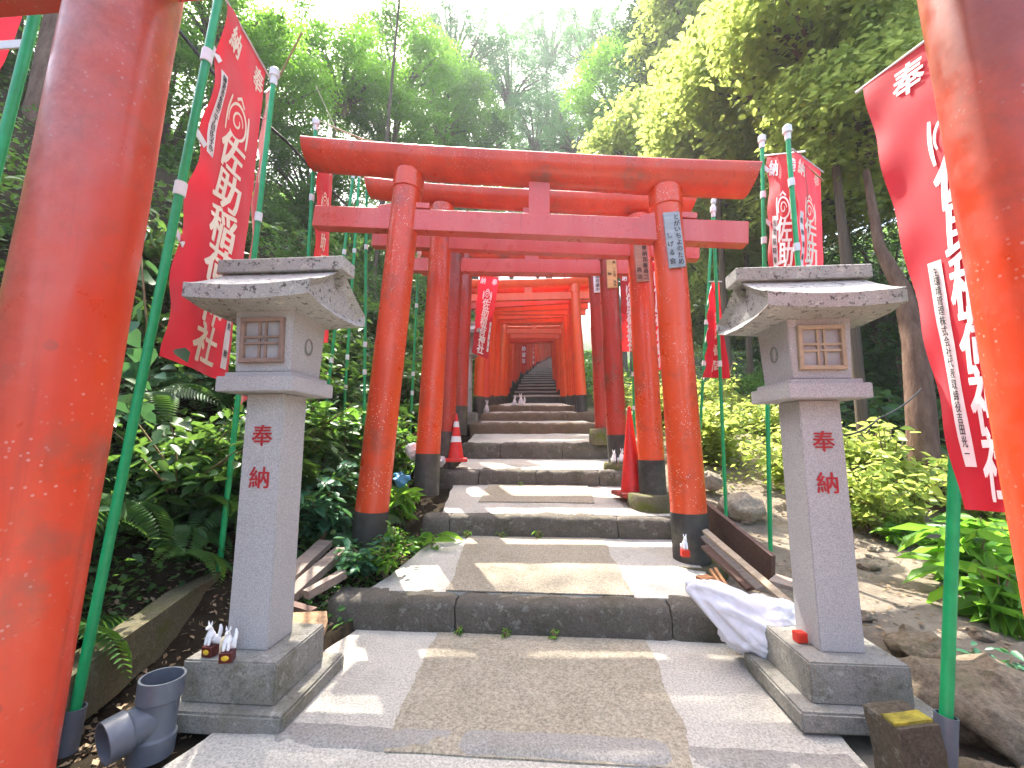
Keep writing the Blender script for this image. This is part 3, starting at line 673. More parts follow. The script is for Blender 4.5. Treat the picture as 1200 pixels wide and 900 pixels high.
def banner(label, corners, W, H, chars, cloth=CLOTH, letter=LETTER, strip_=None, strip2=None, ripple=.012, colx=.0, csize=.19, top_chars=('納', '奉'), crest=True, sag=.0, rev=1, loops=None, vstart=.30, barend=True, nu=14, nv=44, fold=0., seed=0, group='red votive banners'):
    """corners TL TR BL BR (as seen). flat coords: x 0..W, y 0..-H"""
    TL, TR, BL, BR = corners; nrm = (TR-TL).cross(BL-TL).normalized()
    if nrm.dot(Vector((0, 0, 1))-TL) < 0: nrm = -nrm
    def f(x, y, off=0.):
        u = x/W; v = -y/H
        p = (TL*(1-u)+TR*u)*(1-v)+(BL*(1-u)+BR*u)*v
        e = ripple*(math.sin(u*5+v*7+seed)*.8+math.sin(u*13-v*4+seed*2)*.35)*(.3+v) + sag*math.sin(math.pi*min(1, max(0, u)))*v + ripple*.5*noise.noise(Vector((u*4, v*12, seed)))
        e += fold*math.sin(u*16+seed+2*v)*(.2+v)
        e += ripple*.9*math.sin(v*30+u*6)*math.exp(-u*5)
        return p+nrm*(e+off)
    root = empty('votive_banner', TL, label, 'banner', group)
    V = [f(W*i/nu, -H*j/nv) for j in range(nv+1) for i in range(nu+1)]
    bm = bmesh.new(); vs = [bm.verts.new(p) for p in V]
    for j in range(nv):
        for i in range(nu):
            a = j*(nu+1)+i; bm.faces.new((vs[a], vs[a+1], vs[a+nu+2], vs[a+nu+1])).smooth = True
    cl = frombm('cloth', bm, cloth, root, True, sharp=180)
    def lay(bm_, mat, nm, off, par):
        # slice along the folds, then drape
        for axis, n_, ext in ((1, int(H/.05), -H), (0, int(W/.05), W)):
            for k_ in range(1, n_):
                pc = Vector((0, 0, 0)); pc[axis] = ext*k_/n_; no = Vector((0, 0, 0)); no[axis] = 1
                bmesh.ops.bisect_plane(bm_, geom=bm_.verts[:]+bm_.edges[:]+bm_.faces[:], plane_co=pc, plane_no=no, dist=1e-6)
        for v in bm_.verts: v.co = f(v.co.x, v.co.y, off+v.co.z)
        return frombm(nm, bm_, mat, par)
    cx = W*(.5+colx)
    n = len(chars); av = H*(1-vstart)-.04; st = av/n
    its = [(ch, cx+random.uniform(-.01, .01), -(H*vstart+st*(i+.5)), csize, .030, 1.05, .12) for i, ch in enumerate(chars)]
    if top_chars:
        its += [(top_chars[0], cx-W*.29, -H*.045-.03, W*.27, .03, 1, .15), (top_chars[1], cx+W*.29, -H*.045-.03, W*.27, .03, 1, .15)]
    for it in its:
        bm = bmesh.new(); glyphs(bm, [it]); lay(bm, letter, 'written_character', .0035, cl)
    if crest:
        bm = bmesh.new()
        cy = -H*vstart+.10*W/.45*1.35; rr = W*.17
        cy = -(H*vstart)+rr*.9
        stroke2d(bm, [(cx+math.cos(a)*rr, cy+math.sin(a)*rr) for a in np.linspace(-2.2, 3.6, 26)], .016)
        stroke2d(bm, [(cx+math.cos(a)*rr*(.62-.06*a), cy+math.sin(a)*rr*(.62-.06*a)) for a in np.linspace(0, 7, 24)], .013)
        for s in (-1, 1):
            stroke2d(bm, [(cx+s*(rr*1.12+math.sin(q*3)*rr*.12), cy-rr*1.1+q*rr*2.1) for q in np.linspace(0, 1, 8)], .02)
        stroke2d(bm, [(cx-rr*.5, cy+rr*1.15), (cx, cy+rr*1.5), (cx+rr*.5, cy+rr*1.15)], .018)
        lay(bm, letter, 'jewel_emblem', .0035, cl)
    for sp in (strip_, strip2):
        if not sp: continue
        x, y, w_, h_, txt = sp; bm = bmesh.new(); a = [bm.verts.new(q) for q in ((x-w_/2, y, 0), (x+w_/2, y, 0), (x+w_/2, y-h_, 0), (x-w_/2, y-h_, 0))]; bm.faces.new(a)
        so_ = lay(bm, PAPER, 'name_label', .0028, root); bm = bmesh.new(); m2 = len(txt); cs = min(h_*.95/m2, w_*.8)
        glyphs(bm, [(ch, x, y-h_*.03-(i+.5)*h_*.94/m2, cs*1.02, .008, .9) for i, ch in enumerate(txt)]); lay(bm, INK, 'label_writing', .0046, so_)
    # rod along the top edge
    bm = bmesh.new(); e = (TR-TL).normalized(); tube(bm, [TL-e*.03, TR+e*.05], .006, 8); frombm('top_rod', bm, WHITEP, root, True)
    if loops:
        pp, vs_ = loops   # pole line (bottom, top) ; v positions
        for v in vs_:
            q = f(0, -H*v); tt = max(0, min(1, (q.z-pp[0].z)/(pp[1].z-pp[0].z))); g = lerp(pp[0], pp[1], tt+.012)
            bm = bmesh.new(); q2 = f(W*.07, -H*v); beam(bm, g, q2, .006, .034, 0, 0); frombm('hanging_loop', bm, WHITEP, root)
    return root
TXT = '佐助稲荷神社'
# big left pole and banner
pL0, pL1 = A(76, 892, 1.50), A(268, -60, 1.58)
pole([pL0, pL1], .0165, 'thick green pole in a grey ground sleeve, carrying the big left banner', (.17, .031), (.83, .64), group=None)
TL, TR = A(266, 2, 1.60), A(312, 84, 2.02); BL, BR = A(186, 417, 1.60), A(268, 449, 2.12)
banner('large red banner left of the left lantern with big cream writing', (TL, TR, BL, BR), .5, 1.72, TXT, loops=((pL0, pL1), (.17, .42, .70)), strip_=(.07, -.32, .055, .42, '鎌倉市佐助二丁目氏子中'), strip2=(.44, -1.36, .05, .3, '佐助'), colx=.04, csize=.205)
p20, p21 = A(250, 728, 2.45), A(321, 92, 2.35)
pole([p20, p21], .0155, 'green pole just behind the left lantern rising out of a dark sleeve', (.22, .026, GREYDIRTY), (.55, .72, .995), group=None)
banner('narrow red banner seen almost edge on behind the pole at the left lantern', (A(311, 108, 2.38), A(320, 100, 2.75), A(274, 486, 2.42), A(287, 468, 2.8)), .45, 1.8, TXT, strip_=(.4, -.5, .05, .5, '佐助稲荷奉賛会'), seed=2)
p30, p31 = A(345, 600, 3.3), A(370, 148, 3.2)
pole([p30, p31], .0155, 'green pole whose cap stands beside the left end of the nearest complete gate', None, (.42, .62, .80, .93), group=None)
banner('faded red banner with cream writing under the left end of the first top beam', (A(374, 180, 3.22), A(390, 188, 3.4), A(363, 400, 3.25), A(383, 402, 3.5)), .42, 1.7, TXT, CLOTHF, seed=3, csize=.17)
for (b0, t0_, Y, lab) in (((368, 596), (414, 205), 3.9, 'leaning green pole left of the first gate, the one nearest the left lantern'), ((396, 590), (421, 205), 4.3, 'green pole between the left lantern and the first gate post, middle of three'),
                         ((426, 560), (430, 208), 4.0, 'upright green pole right beside the left post of the first gate'), ((479, 545), (491, 300), 5.0, 'green pole seen between the left posts of the first and second gates')):
    pole([A(*b0, Y), A(*t0_, Y)], .0145, lab, None, (.33, .42, .75), group=None)
pF0, pF1 = A(-60, 420, 1.25), A(50, -20, 1.3)
pole([pF0, pF1], .0165, 'green pole cut by the upper left corner of the picture', None, (), group=None)
banner('red banner cut off by the upper left corner of the picture', (A(-60, -80, 1.27), A(36, -20, 1.32), A(-110, 210, 1.27), A(-38, 215, 1.32)), .4, 1.2, '佐助稲荷', loops=((pF0, pF1), (.5,)), seed=5, top_chars=None, crest=False, csize=.14)
# right side
pR0, pR1 = A(1107, 893, 1.5), A(1140, -60, 1.55)
pole([pR0, pR1], .0165, 'thick green pole in a grey ground sleeve, carrying the big right banner', (.13, .028), (.6,), group=None)
TL, TR, BL, BR = A(1012, 102, 1.68), A(1165, -12, 1.30), A(1130, 597, 1.38), A(1200, 602, 1.27)
banner('large red banner half hidden by the right edge post, with a long white label', (TL, TR, BL, BR), .5, 1.62, TXT, CLOTH, LETTERW, strip_=(.15, -.84, .075, .66, '生環境管理株式会社代表取締役吉田光一'), colx=.16, top_chars=('奉', '納'), seed=1, ripple=.009, csize=.22)
pe0, pe1 = A(903, 650, 3.4), A(893, 168, 3.4)
pole([pe0, pe1], .0155, 'green pole left of the right lantern roof', None, (.52, .74, .86, .995), group=None)
pf0, pf1 = A(962, 640, 2.9), A(923, 158, 2.9)
pole([pf0, pf1], .0155, 'green pole rising behind the right lantern ridge in front of a red banner', None, (.7, .87), group=None)
banner('bright red banner above the right lantern between two green poles', (A(899, 182, 3.42), A(938, 178, 3.1), A(905, 440, 3.45), A(945, 440, 3.12)), .45, 1.55, TXT, CLOTH, LETTERW, strip_=(.1, -.45, .06, .5, '佐助稲荷奉賛会'), loops=((pe0, pe1), (.08, .33)), seed=4)
banner('darker red banner above the right lantern, turned away behind its right pole', (A(930, 176, 2.95), A(962, 200, 3.35), A(945, 430, 2.95), A(966, 430, 3.4)), .42, 1.4, TXT, CLOTH, LETTER, strip_=(.06, -.4, .05, .6, '佐助稲荷奉賛会'), seed=6)
pg0, pg1 = A(851, 605, 3.9), A(836, 250, 3.9)
pole([pg0, pg1], .0145, 'green pole holding the rolled banner between the first gate and the right lantern', None, (.48, .60), group=None)
ph0, ph1 = A(817, 560, 4.6), A(836, 240, 4.6)
pole([ph0, ph1], .0145, 'thin green pole close to the right post of the first gate', None, (.4, .55), group=None)
banner('red banner bunched into a narrow roll on its pole right of the first gate', (A(833, 330, 3.93), A(842, 330, 4.0), A(828, 442, 3.9), A(851, 444, 4.05)), .42, 1.0, '佐助稲荷', CLOTH, LETTER, top_chars=None, crest=False, loops=((ph0, ph1), (.05, .5, .95)), fold=.025, seed=3, csize=.12)
banner('red banner with white writing between the right posts of the two nearest complete gates', (A(757, 292, 4.5), A(786, 292, 4.4), A(763, 436, 4.5), A(792, 428, 4.4)), .42, 1.25, TXT, CLOTH, LETTERW, seed=7)
banner('red banner with white writing between the right posts of the second and third gates', (A(727, 318, 5.4), A(750, 318, 5.3), A(729, 412, 5.4), A(752, 412, 5.3)), .42, 1.1, TXT, CLOTHF, LETTERW, seed=8)
pole([A(744, 560, 5.2), A(740, 300, 5.2)], .0145, 'green pole behind the plain red cone', None, (.3, .45), group=None)
banner('red banner with white writing hanging over the distant stone lantern at left', (A(562, 322, 6.45), A(585, 325, 6.7), A(553, 413, 6.4), A(571, 421, 6.7)), .4, 1.25, TXT, CLOTH, LETTERW, strip_=(.36, -.7, .04, .45, '佐助稲荷'), seed=9, csize=.16)
for i, (px_, py_, Yb, lab) in enumerate(((594, 397, 12.5, 'nearest of the small red banners hung inside the gate tunnel'), (613, 412, 17, 'middle one of the small red banners hung inside the gate tunnel'), (624, 416, 22, 'farthest of the small red banners hung inside the gate tunnel'))):
    wq = .25
    a = A(px_, py_, Yb); banner(lab, (a+Vector((-wq/2, 0, .55)), a+Vector((wq/2, .1, .55)), a+Vector((-wq/2, 0, -.55)), a+Vector((wq/2, .1, -.55))), .25, 1.1, '佐助稲荷', DEEP and CLOTH, LETTERW, top_chars=None, crest=False, vstart=.03, csize=.2, seed=i, nu=4, nv=10, group='small banners inside the tunnel')
# ------------------------------------------------------------------ ropes and cables
def wire(pts, r, mat, label, name='rope', cat='rope', sag=.0):
    bm = bmesh.new(); P = []
    for a, b in zip(pts, pts[1:]):
        for k_ in range(8): t = k_/8; P.append(lerp(a, b, t)-Vector((0, 0, sag*4*t*(1-t))))
    P.append(pts[-1]); tube(bm, P, r, 8); tag(frombm(name, bm, mat, smooth=True), label, cat)
wire([A(205, 30, 2.6), A(262, 100, 2.9), A(340, 170, 3.6), A(390, 225, 4.6), A(430, 262, 6)], .014, CABLE, 'thick black cable running behind the left banners towards the first gate', 'cable', 'cable')
wire([A(365, 138, 3.25), A(425, 163, 3.05), A(450, 168, 3.0)], .006, ROPE, 'pale cord from the left pole cap to the first gate top beam')
wire([A(370, 100, 3.3), A(395, 155, 3.15)], .004, ROPE, 'short thin pale cord above the left end of the first gate')
wire([A(326, 92, 2.4), A(354, 38, 2.2)], .006, ROPE, 'pale stick like cord pointing up from the pole cap beside the large left banner')
wire([A(940, 190, 3.1), A(965, 212, 3.3)], .006, ROPE, 'pale cord on top of the red banner above the right lantern')
wire([A(985, 510, 2.6), A(1030, 490, 3.2), A(1080, 455, 4)], .006, CABLE, 'thin black wire from the right lantern to the tree trunk', 'wire', 'wire', .03)
# ------------------------------------------------------------------ traffic cones
def cone(p, h, rb, label, stripes, mb):
    root = empty('traffic_cone', p, label, 'traffic cone'); bm = bmesh.new()
    lathe(bm, p+Vector((0, 0, .03)), [(rb*1.05, 0), (rb, .03), (rb*.16, h-.02), (rb*.12, h), (rb*.05, h+.004)], 24); frombm('cone_body', bm, CONERED, root, True)
    bm = bmesh.new(); box(bm, p+Vector((0, 0, .02)), (rb*3.0, rb*3.0, .04), Matrix.Rotation(.2, 3, 'Z'), .012, 2); frombm('cone_base', bm, mb, root, True)
    for (a, b) in stripes:
        bm = bmesh.new(); ra = lambda t: lerp(rb, rb*.16, t)*1.02+.001
        lathe(bm, p+Vector((0, 0, .05)), [(ra(a), a*(h-.04)), (ra(b), b*(h-.04))], 24); frombm('white_band', bm, WHITEP, root, True)
cp = A(534, 541, 4.75); cone(cp, .50, .085, 'red traffic cone with white bands at the foot of the third gate left post', ((.36, .5), (.72, .86)), CONERED)
cp = A(741, 581, 4.05); cone(cp, .78, .10, 'plain tall red traffic cone leaning by the second gate right post', (), DIRTCONE)
# ------------------------------------------------------------------ fox figurines
def fox(p, h, label, face=0., red=False, ped=True):
    root = empty('fox_figurine', p, label, 'fox figurine', 'white fox figurines')
    Mx = Matrix.Rotation(face, 3, 'Z'); s = h/.11; ph = .035*s if ped else .0
    Q = lambda x, y, z: p+Mx @ (Vector((x, y, z))*s)
    if ped:
        bm = bmesh.new(); box(bm, Q(0, 0, ph/s/2), (.042*s, .036*s, ph), Mx, .002*s, 1); pd = frombm('pedestal', bm, REDGLAZE if red else DKRED, root)
        if not red:
            bm = bmesh.new(); blob(bm, Q(0, -.0185, ph/s/2), (.026*s, .004*s, .018*s), Mx, 2); frombm('gold_emblem', bm, GOLD, pd, True)
    b0 = ph/s
    me = bpy.data.meshes.new('body'); ob = bpy.data.objects.new('body', me)
    J = [(0, .006, b0+.012, .017), (0, .0, b0+.03, .014), (0, -.004, b0+.047, .0095), (0, -.006, b0+.058, .0075), (0, -.012, b0+.066, .0095), (0, -.026, b0+.061, .004), (0, .018, b0+.010, .008), (.012, .024, b0+.028, .0085), (.014, .024, b0+.05, .007), (.012, .022, b0+.064, .003), (-.007, -.012, b0+.03, .006), (-.007, -.017, b0+.004, .0055), (.007, -.012, b0+.03, .006), (.007, -.017, b0+.004, .0055)]
    E = [(0, 1), (1, 2), (2, 3), (3, 4), (4, 5), (0, 6), (6, 7), (7, 8), (8, 9), (1, 10), (10, 11), (1, 12), (12, 13)]
    me.from_pydata([tuple((p+Mx @ (Vector(j[:3])*s))-p) for j in J], E, []); link(ob, root)
    sk_ = ob.modifiers.new('skin', 'SKIN'); sk_.use_smooth_shade = True
    for v, j in zip(me.skin_vertices[0].data, J): v.radius = (j[3]*s, j[3]*s)
    me.skin_vertices[0].data[0].use_root = True
    ss = ob.modifiers.new('sub', 'SUBSURF'); ss.levels = 1; ss.render_levels = 2
    dg = bpy.context.evaluated_depsgraph_get(); m2 = bpy.data.meshes.new_from_object(ob.evaluated_get(dg)); ob.modifiers.clear(); ob.data = m2; m2.materials.clear(); m2.materials.append(CHINA)
    m2.polygons.foreach_set('use_smooth', [True]*len(m2.polygons))
    for sx in (-1, 1):
        bm = bmesh.new(); rg = lathe(bm, Q(sx*.0055, -.009, b0+.071), [(.0035*s, 0), (.0028*s, .007*s), (.0003*s, .015*s)], 8, Vector((sx*.15, 0, 1))); frombm('ear', bm, CHINA, ob, True)
        bm = bmesh.new(); blob(bm, Q(sx*.005, -.0195, b0+.068), (.003*s, .002*s, .004*s), Mx, 1); frombm('eye', bm, EYE, ob, True)
bz = .197
fox(G(246, 768, .199), .115, 'left one of the two white foxes on the left lantern base', R(-8))
fox(G(266, 775, .199), .115, 'right one of the two white foxes on the left lantern base, by the pillar', R(14))
q = A(803, 652, 2.93); fox(q, .13, 'white fox with red pedestal at the right post of the nearest complete gate', R(0), True)
q = A(722, 518, 4.66); fox(Vector((q.x-.03, q.y, .77)), .17, 'left one of two tiny white foxes by the yellow plate gate post', 0, False, False)
fox(Vector((q.x+.05, q.y, .77)), .19, 'right one of two tiny white foxes by the yellow plate gate post', .3, False, False)
q = A(543, 523, 6.3); fox(Vector((-1.02, 7.25, 1.47)), .28, 'white fox sitting on the left end of the sixth step', .5, False, False)
fox(Vector((-.62, 8.3, 1.66)), .28, 'left one of two white foxes at the left foot of the tunnel', .6, False, False)
fox(Vector((-.48, 8.25, 1.66)), .32, 'right one of two white foxes at the left foot of the tunnel', -.4, False, False)
# red box on right lantern base
q = G(938, 752, .212); q.z = .212; bm = bmesh.new(); box(bm, q+Vector((0, 0, .019)), (.042, .036, .038), Matrix.Rotation(.1, 3, 'Z'), .003, 1); box(bm, q+Vector((0, -.017, .02)), (.034, .006, .026), Matrix.Rotation(.1, 3, 'Z'), .001, 1)
tag(frombm('red_box', bm, REDGLAZE), 'small red box on the right lantern base next to the white sack', 'pedestal')
# ------------------------------------------------------------------ pipe fitting
def pvc():
    c = G(176, 884, -.02); root = empty('pipe_fitting', c, 'grey plastic tee pipe fitting standing beside the left lantern base', 'pipe fitting')
    up = Vector((.05, .03, 1)).normalized(); bm = bmesh.new(); r = .058
    lathe(bm, c, [(r*.92, 0), (r*1.1, 0), (r*1.1, .06), (r*1.02, .066), (r, .07), (r, .165), (r*1.02, .168), (r*1.1, .172), (r*1.12, .235), (r*1.0, .235), (r*.98, .13)], 32, up)
    body = frombm('main_pipe', bm, GREYP, root, True, sharp=35)
    ax = Vector((-.42, -.88, -.12)).normalized(); st = c+up*.118+ax*.02; bm = bmesh.new()
    lathe(bm, st, [(r*.97, 0), (r*.97, .05), (r*1.0, .053), (r*1.08, .058), (r*1.08, .115), (r*.97, .115), (r*.93, .0)], 32, ax); frombm('branch_pipe', bm, GREYP, root, True, sharp=35)
pvc()
# ------------------------------------------------------------------ loose timber, sack, stones
def plank(label, p0, p1, w_, h_, roll, mat, cat='plank', group=None, name='plank'):
    bm = bmesh.new(); beam(bm, p0, p1, w_, h_, roll, .003, .004, 6); o = frombm(name, bm, mat, smooth=True, sharp=30); tag(o, label, cat, group); return o
zg = .10
plank('flat weathered timber, longest of the pile left of the first gate', A(338, 700, 2.33), A(400, 645, 2.75), .085, .045, 0, OLDWOOD, 'timber', name='timber')
plank('short weathered timber at the front of the pile left of the first gate', A(359, 697, 2.28), A(403, 672, 2.5), .05, .045, 0, OLDWOOD, 'timber', name='timber')
plank('mossy old timber at the back of the pile touching the lantern', A(335, 680, 2.42), A(382, 636, 2.85), .09, .04, .1, OLDWOOD, 'timber', name='timber')
plank('dark thin slat under the weathered timbers', A(330, 706, 2.25), A(368, 716, 2.2), .05, .02, 0, BROWNWOOD, 'timber', name='timber')
bm = bmesh.new(); pts = [A(336, 718, 2.1), A(383, 716, 2.22), A(384, 728, 2.15), A(372, 757, 1.95), A(352, 762, 1.9), A(330, 745, 1.95)]
zs = .03
vs = [bm.verts.new(p) for p in pts]; bm.faces.new(vs); r = bmesh.ops.extrude_face_region(bm, geom=bm.faces[:]); bmesh.ops.translate(bm, verts=[g for g in r['geom'] if isinstance(g, bmesh.types.BMVert)], vec=(0, 0, -.03)); bmesh.ops.recalc_face_normals(bm, faces=bm.faces)
tag(frombm('stone_slab', bm, stone('orange_stone', (.46, .29, .16), (.36, .22, .12), 60, .1, .4, .2, .6)), 'broken orange brown slab behind the left lantern base', 'slab')
plank('broad dark brown plank sloping down behind the first gate right post', A(822, 598, 3.35), A(906, 668, 2.75), .028, .20, R(12), BROWNWOOD)
plank('long pale split slat leaning beside the white sack, uppermost', A(826, 622, 2.95), A(930, 712, 2.2), .035, .02, .4, PALEWOOD)
plank('narrow grey slat just under the long pale one', A(824, 628, 3.0), A(892, 690, 2.45), .05, .015, .2, OLDWOOD)
plank('dark slat under the split slats beside the sack', A(826, 640, 2.9), A(880, 690, 2.5), .05, .02, .2, BROWNWOOD)
plank('pale brown board lying flat between plank and right lantern', A(905, 678, 2.6), A(945, 690, 2.5), .16, .02, .0, OLDWOOD)
for i, (a, b, lab) in enumerate(((A(833, 668, 2.45), A(848, 690, 2.3), 'upper of the two thin orange sticks left of the sack'), (A(838, 666, 2.48), A(852, 687, 2.33), 'lower of the two thin orange sticks left of the sack'))):
    plank(lab, a, b, .014, .014, 0, ORWOOD, 'stick', name='wooden_stick')
plank('small orange brown wood block on the corner of the first step', A(820, 682, 2.48), A(834, 680, 2.5), .07, .045, 0, ORWOOD, 'wood block', name='wood_block')
# sack
def sack():
    c = A(894, 718, 2.05); bm = bmesh.new(); t = bmesh.new(); bmesh.ops.create_icosphere(t, subdivisions=5, radius=1)
    c = Vector((.98, 2.16, .155))
    for v in t.verts:
        x, y, z = v.co; a = x
        wx = .20*x; wy = .14*y*(1-.25*x*x); wz = .13*z*(1-.15*x)
        p = Vector((wx, wy, wz)); 
        if x < -.2 and z > -.1: # open neck pulled up to the left
            k_ = (-.2-x)/.8; p += Vector((-.13*k_, .02*k_, .15*k_**1.1)); p.y *= 1-.45*k_
        if x > .5: p.z += .05*(x-.5)
        cre = math.sin(y*14+z*9+x*4)*.006+noise.noise(v.co*3.1)*.022+abs(noise.noise(v.co*6.3))*.014-abs(noise.noise(Vector((x*2, y*9, z*9))))*.018
        p += v.co.normalized()*cre; v.co = c+p
    addbm(bm, t); tag(frombm('white_sack', bm, SACK, smooth=True, sharp=180), 'crumpled white sack lying between the first step and the right lantern', 'sack')
sack()
# concrete marker with yellow top at lower right
bm = bmesh.new(); c = G(1050, 905, -.02)
box(bm, Vector((1.065, 1.50, .075)), (.125, .12, .21), Matrix.Rotation(R(7), 3, 'Z') @ Matrix.Rotation(R(-4), 3, 'Y'), 0, 1, .008, 5)
mk_ = frombm('marker_block', bm, stone('dirty_marker_stone', (.10, .08, .055), (.14, .11, .075), 70, .4, .5, .2, 1, .95, .5), smooth=True, sharp=40); tag(mk_, 'dirty square marker stone with yellow painted top in front of the right lantern', 'marker stone')
bm = bmesh.new(); box(bm, Vector((1.058, 1.475, .181)), (.118, .045, .012), Matrix.Rotation(R(7), 3, 'Z') @ Matrix.Rotation(R(-4), 3, 'Y'), 0, 1, .004, 4); frombm('yellow_paint', bm, YELL, mk_, True, sharp=40)
# left edging beam along the bank and gutter
k0, k1 = G(70, 818, .14), G(262, 682, .14)
bm = bmesh.new(); beam(bm, Vector((k0.x-.03, k0.y-.2, .06)), Vector((k1.x-.02, k1.y+.15, .18)), .11, .2, 0, 0, .014, 12)
tag(frombm('edging_stone', bm, MOSSY, smooth=True, sharp=50), 'long mossy edging stone at the foot of the left bank', 'edging')
def rock(name, label, c, d, rot=0, mat=ROCK, jit=.05, group=None):
    bm = bmesh.new(); blob(bm, c, d, Matrix.Rotation(rot, 3, 'Z'), 4, jit*max(d), 3.5/max(d)); tag(frombm(name, bm, mat, smooth=True, sharp=60), label, 'rock', group)
def gz(x, y): return terr(x, y)
for (px_, py_, s, lab) in ((1150, 790, .62, 'largest brown rock at the lower right edge behind the big green pole'), (1085, 745, .3, 'mid sized brown rock just right of the right lantern base'), (1190, 860, .34, 'brown rock in the lower right corner'), (1020, 690, .12, 'small stone on the pale dirt right of the right lantern'), (1060, 660, .1, 'small stone by the bright plant right of the lantern'),
                          (975, 655, .15, 'small stone behind the right lantern pillar'), (1010, 735, .12, 'small flat stone close behind the right lantern')):
    g = G(px_, py_, .15 if s > .2 else .05); rock('rock', lab, Vector((g.x, g.y, gz(g.x, g.y)+s*.08)), (s, s*.8, s*.45), random.random()*3, ROCK, .12)
for (px_, py_, s, lab) in ((497, 525, .16, 'grey stone beside the second gate left post near the cone'), (560, 503, .26, 'pale round stone at the left end of the fifth step'), (345, 712, .05, 'tiny white pebble under the timbers'),
                          (675, 498, .2, 'stone at the right end of the upper steps'), (830, 560, .3, 'pale rock behind the first gate right post'), (868, 590, .4, 'flat pale rock behind the broad plank')):
    Yg = {497: 4.4, 560: 6.6, 345: 2.3, 675: 6.9, 830: 4.6, 868: 4.0}[px_]; g = A(px_, py_, Yg); rock('rock', lab, Vector((g.x, g.y, g.z-s*.1)), (s, s*.8, s*.6), random.random()*3, MOUND if px_ > 500 else ROCK, .1)
for i in range(16):
    x, y = random.uniform(1.3, 3.2), random.uniform(2.0, 4.6); s = random.uniform(.04, .1); rock('rock', 'small loose stone on the pale dirt right of the path', Vector((x, y, gz(x, y)+s*.1)), (s, s*.8, s*.6), random.random()*3, MOUND if i % 2 else ROCK, .15, 'loose stones on the dirt')
# rubbish at the left gate foot
for (px_, py_, Yg, d, m_, lab) in ((486, 529, 4.0, .17, SACK, 'crumpled white plastic bag at the black foot of the second gate left post'), (469, 562, 3.55, .13, BLUEBAG, 'blue and white plastic bag between the two left gate posts'), (512, 541, 4.5, .16, plain('grey_rag', (.45, .42, .43), .8), 'crumpled grey rag in front of the third gate left post')):
    g = A(px_, py_, Yg); bm = bmesh.new(); blob(bm, g, (d, d*.8, d*.85), None, 4, .035, 14); tag(frombm('plastic_bag' if 'bag' in lab else 'rag', bm, m_, smooth=True, sharp=180), lab, 'bag' if 'bag' in lab else 'rag')
# ------------------------------------------------------------------ vegetation
def unit(v): return v/np.maximum(1e-9, np.linalg.norm(v, axis=1, keepdims=True))
TQ = (np.array([(0, 0, 0), (.26, .45, .05), (0, 1, -.06), (-.26, .45, .05)]), np.array([[0, 1, 2, 3]]))
TB = (np.array([(0, 0, 0), (.25, .28, .07), (.24, .62, .05), (0, 1, -.12), (-.24, .62, .05), (-.25, .28, .07)]), np.array([[0, 1, 2, 3], [0, 3, 4, 5]]))
TLN = (np.array([(0, 0, 0), (.13, .3, .05), (.12, .65, .02), (0, 1, -.2), (-.12, .65, .02), (-.13, .3, .05)]), np.array([[0, 1, 2, 3], [0, 3, 4, 5]]))
def leaves(C, D, N, size, tmpl):
    """C centres (base of leaf), D leaf axes, N rough normals, size per leaf"""
    T, F = tmpl; D = unit(D); X = unit(np.cross(D, N)); Z = np.cross(X, D)
    V = C[:, None, :] + size[:, None, None]*(T[None, :, 0:1]*X[:, None, :]+T[None, :, 1:2]*D[:, None, :]+T[None, :, 2:3]*Z[:, None, :])
    n = len(C); k = len(T); FF = (F[None]+np.arange(n)[:, None, None]*k).reshape(-1, 4)
    return V.reshape(-1, 3), FF
def rnd_leaves(C, size, tmpl, tilt=.6, droop=.2, r=rng):
    n = len(C); a = r.uniform(0, 2*np.pi, n)
    D = np.stack([np.cos(a), np.sin(a), r.normal(-droop, .35, n)], 1); N = np.stack([r.normal(0, tilt, n), r.normal(0, tilt, n), np.ones(n)], 1)
    return leaves(C, D, N, size*r.uniform(.6, 1.25, n), tmpl)
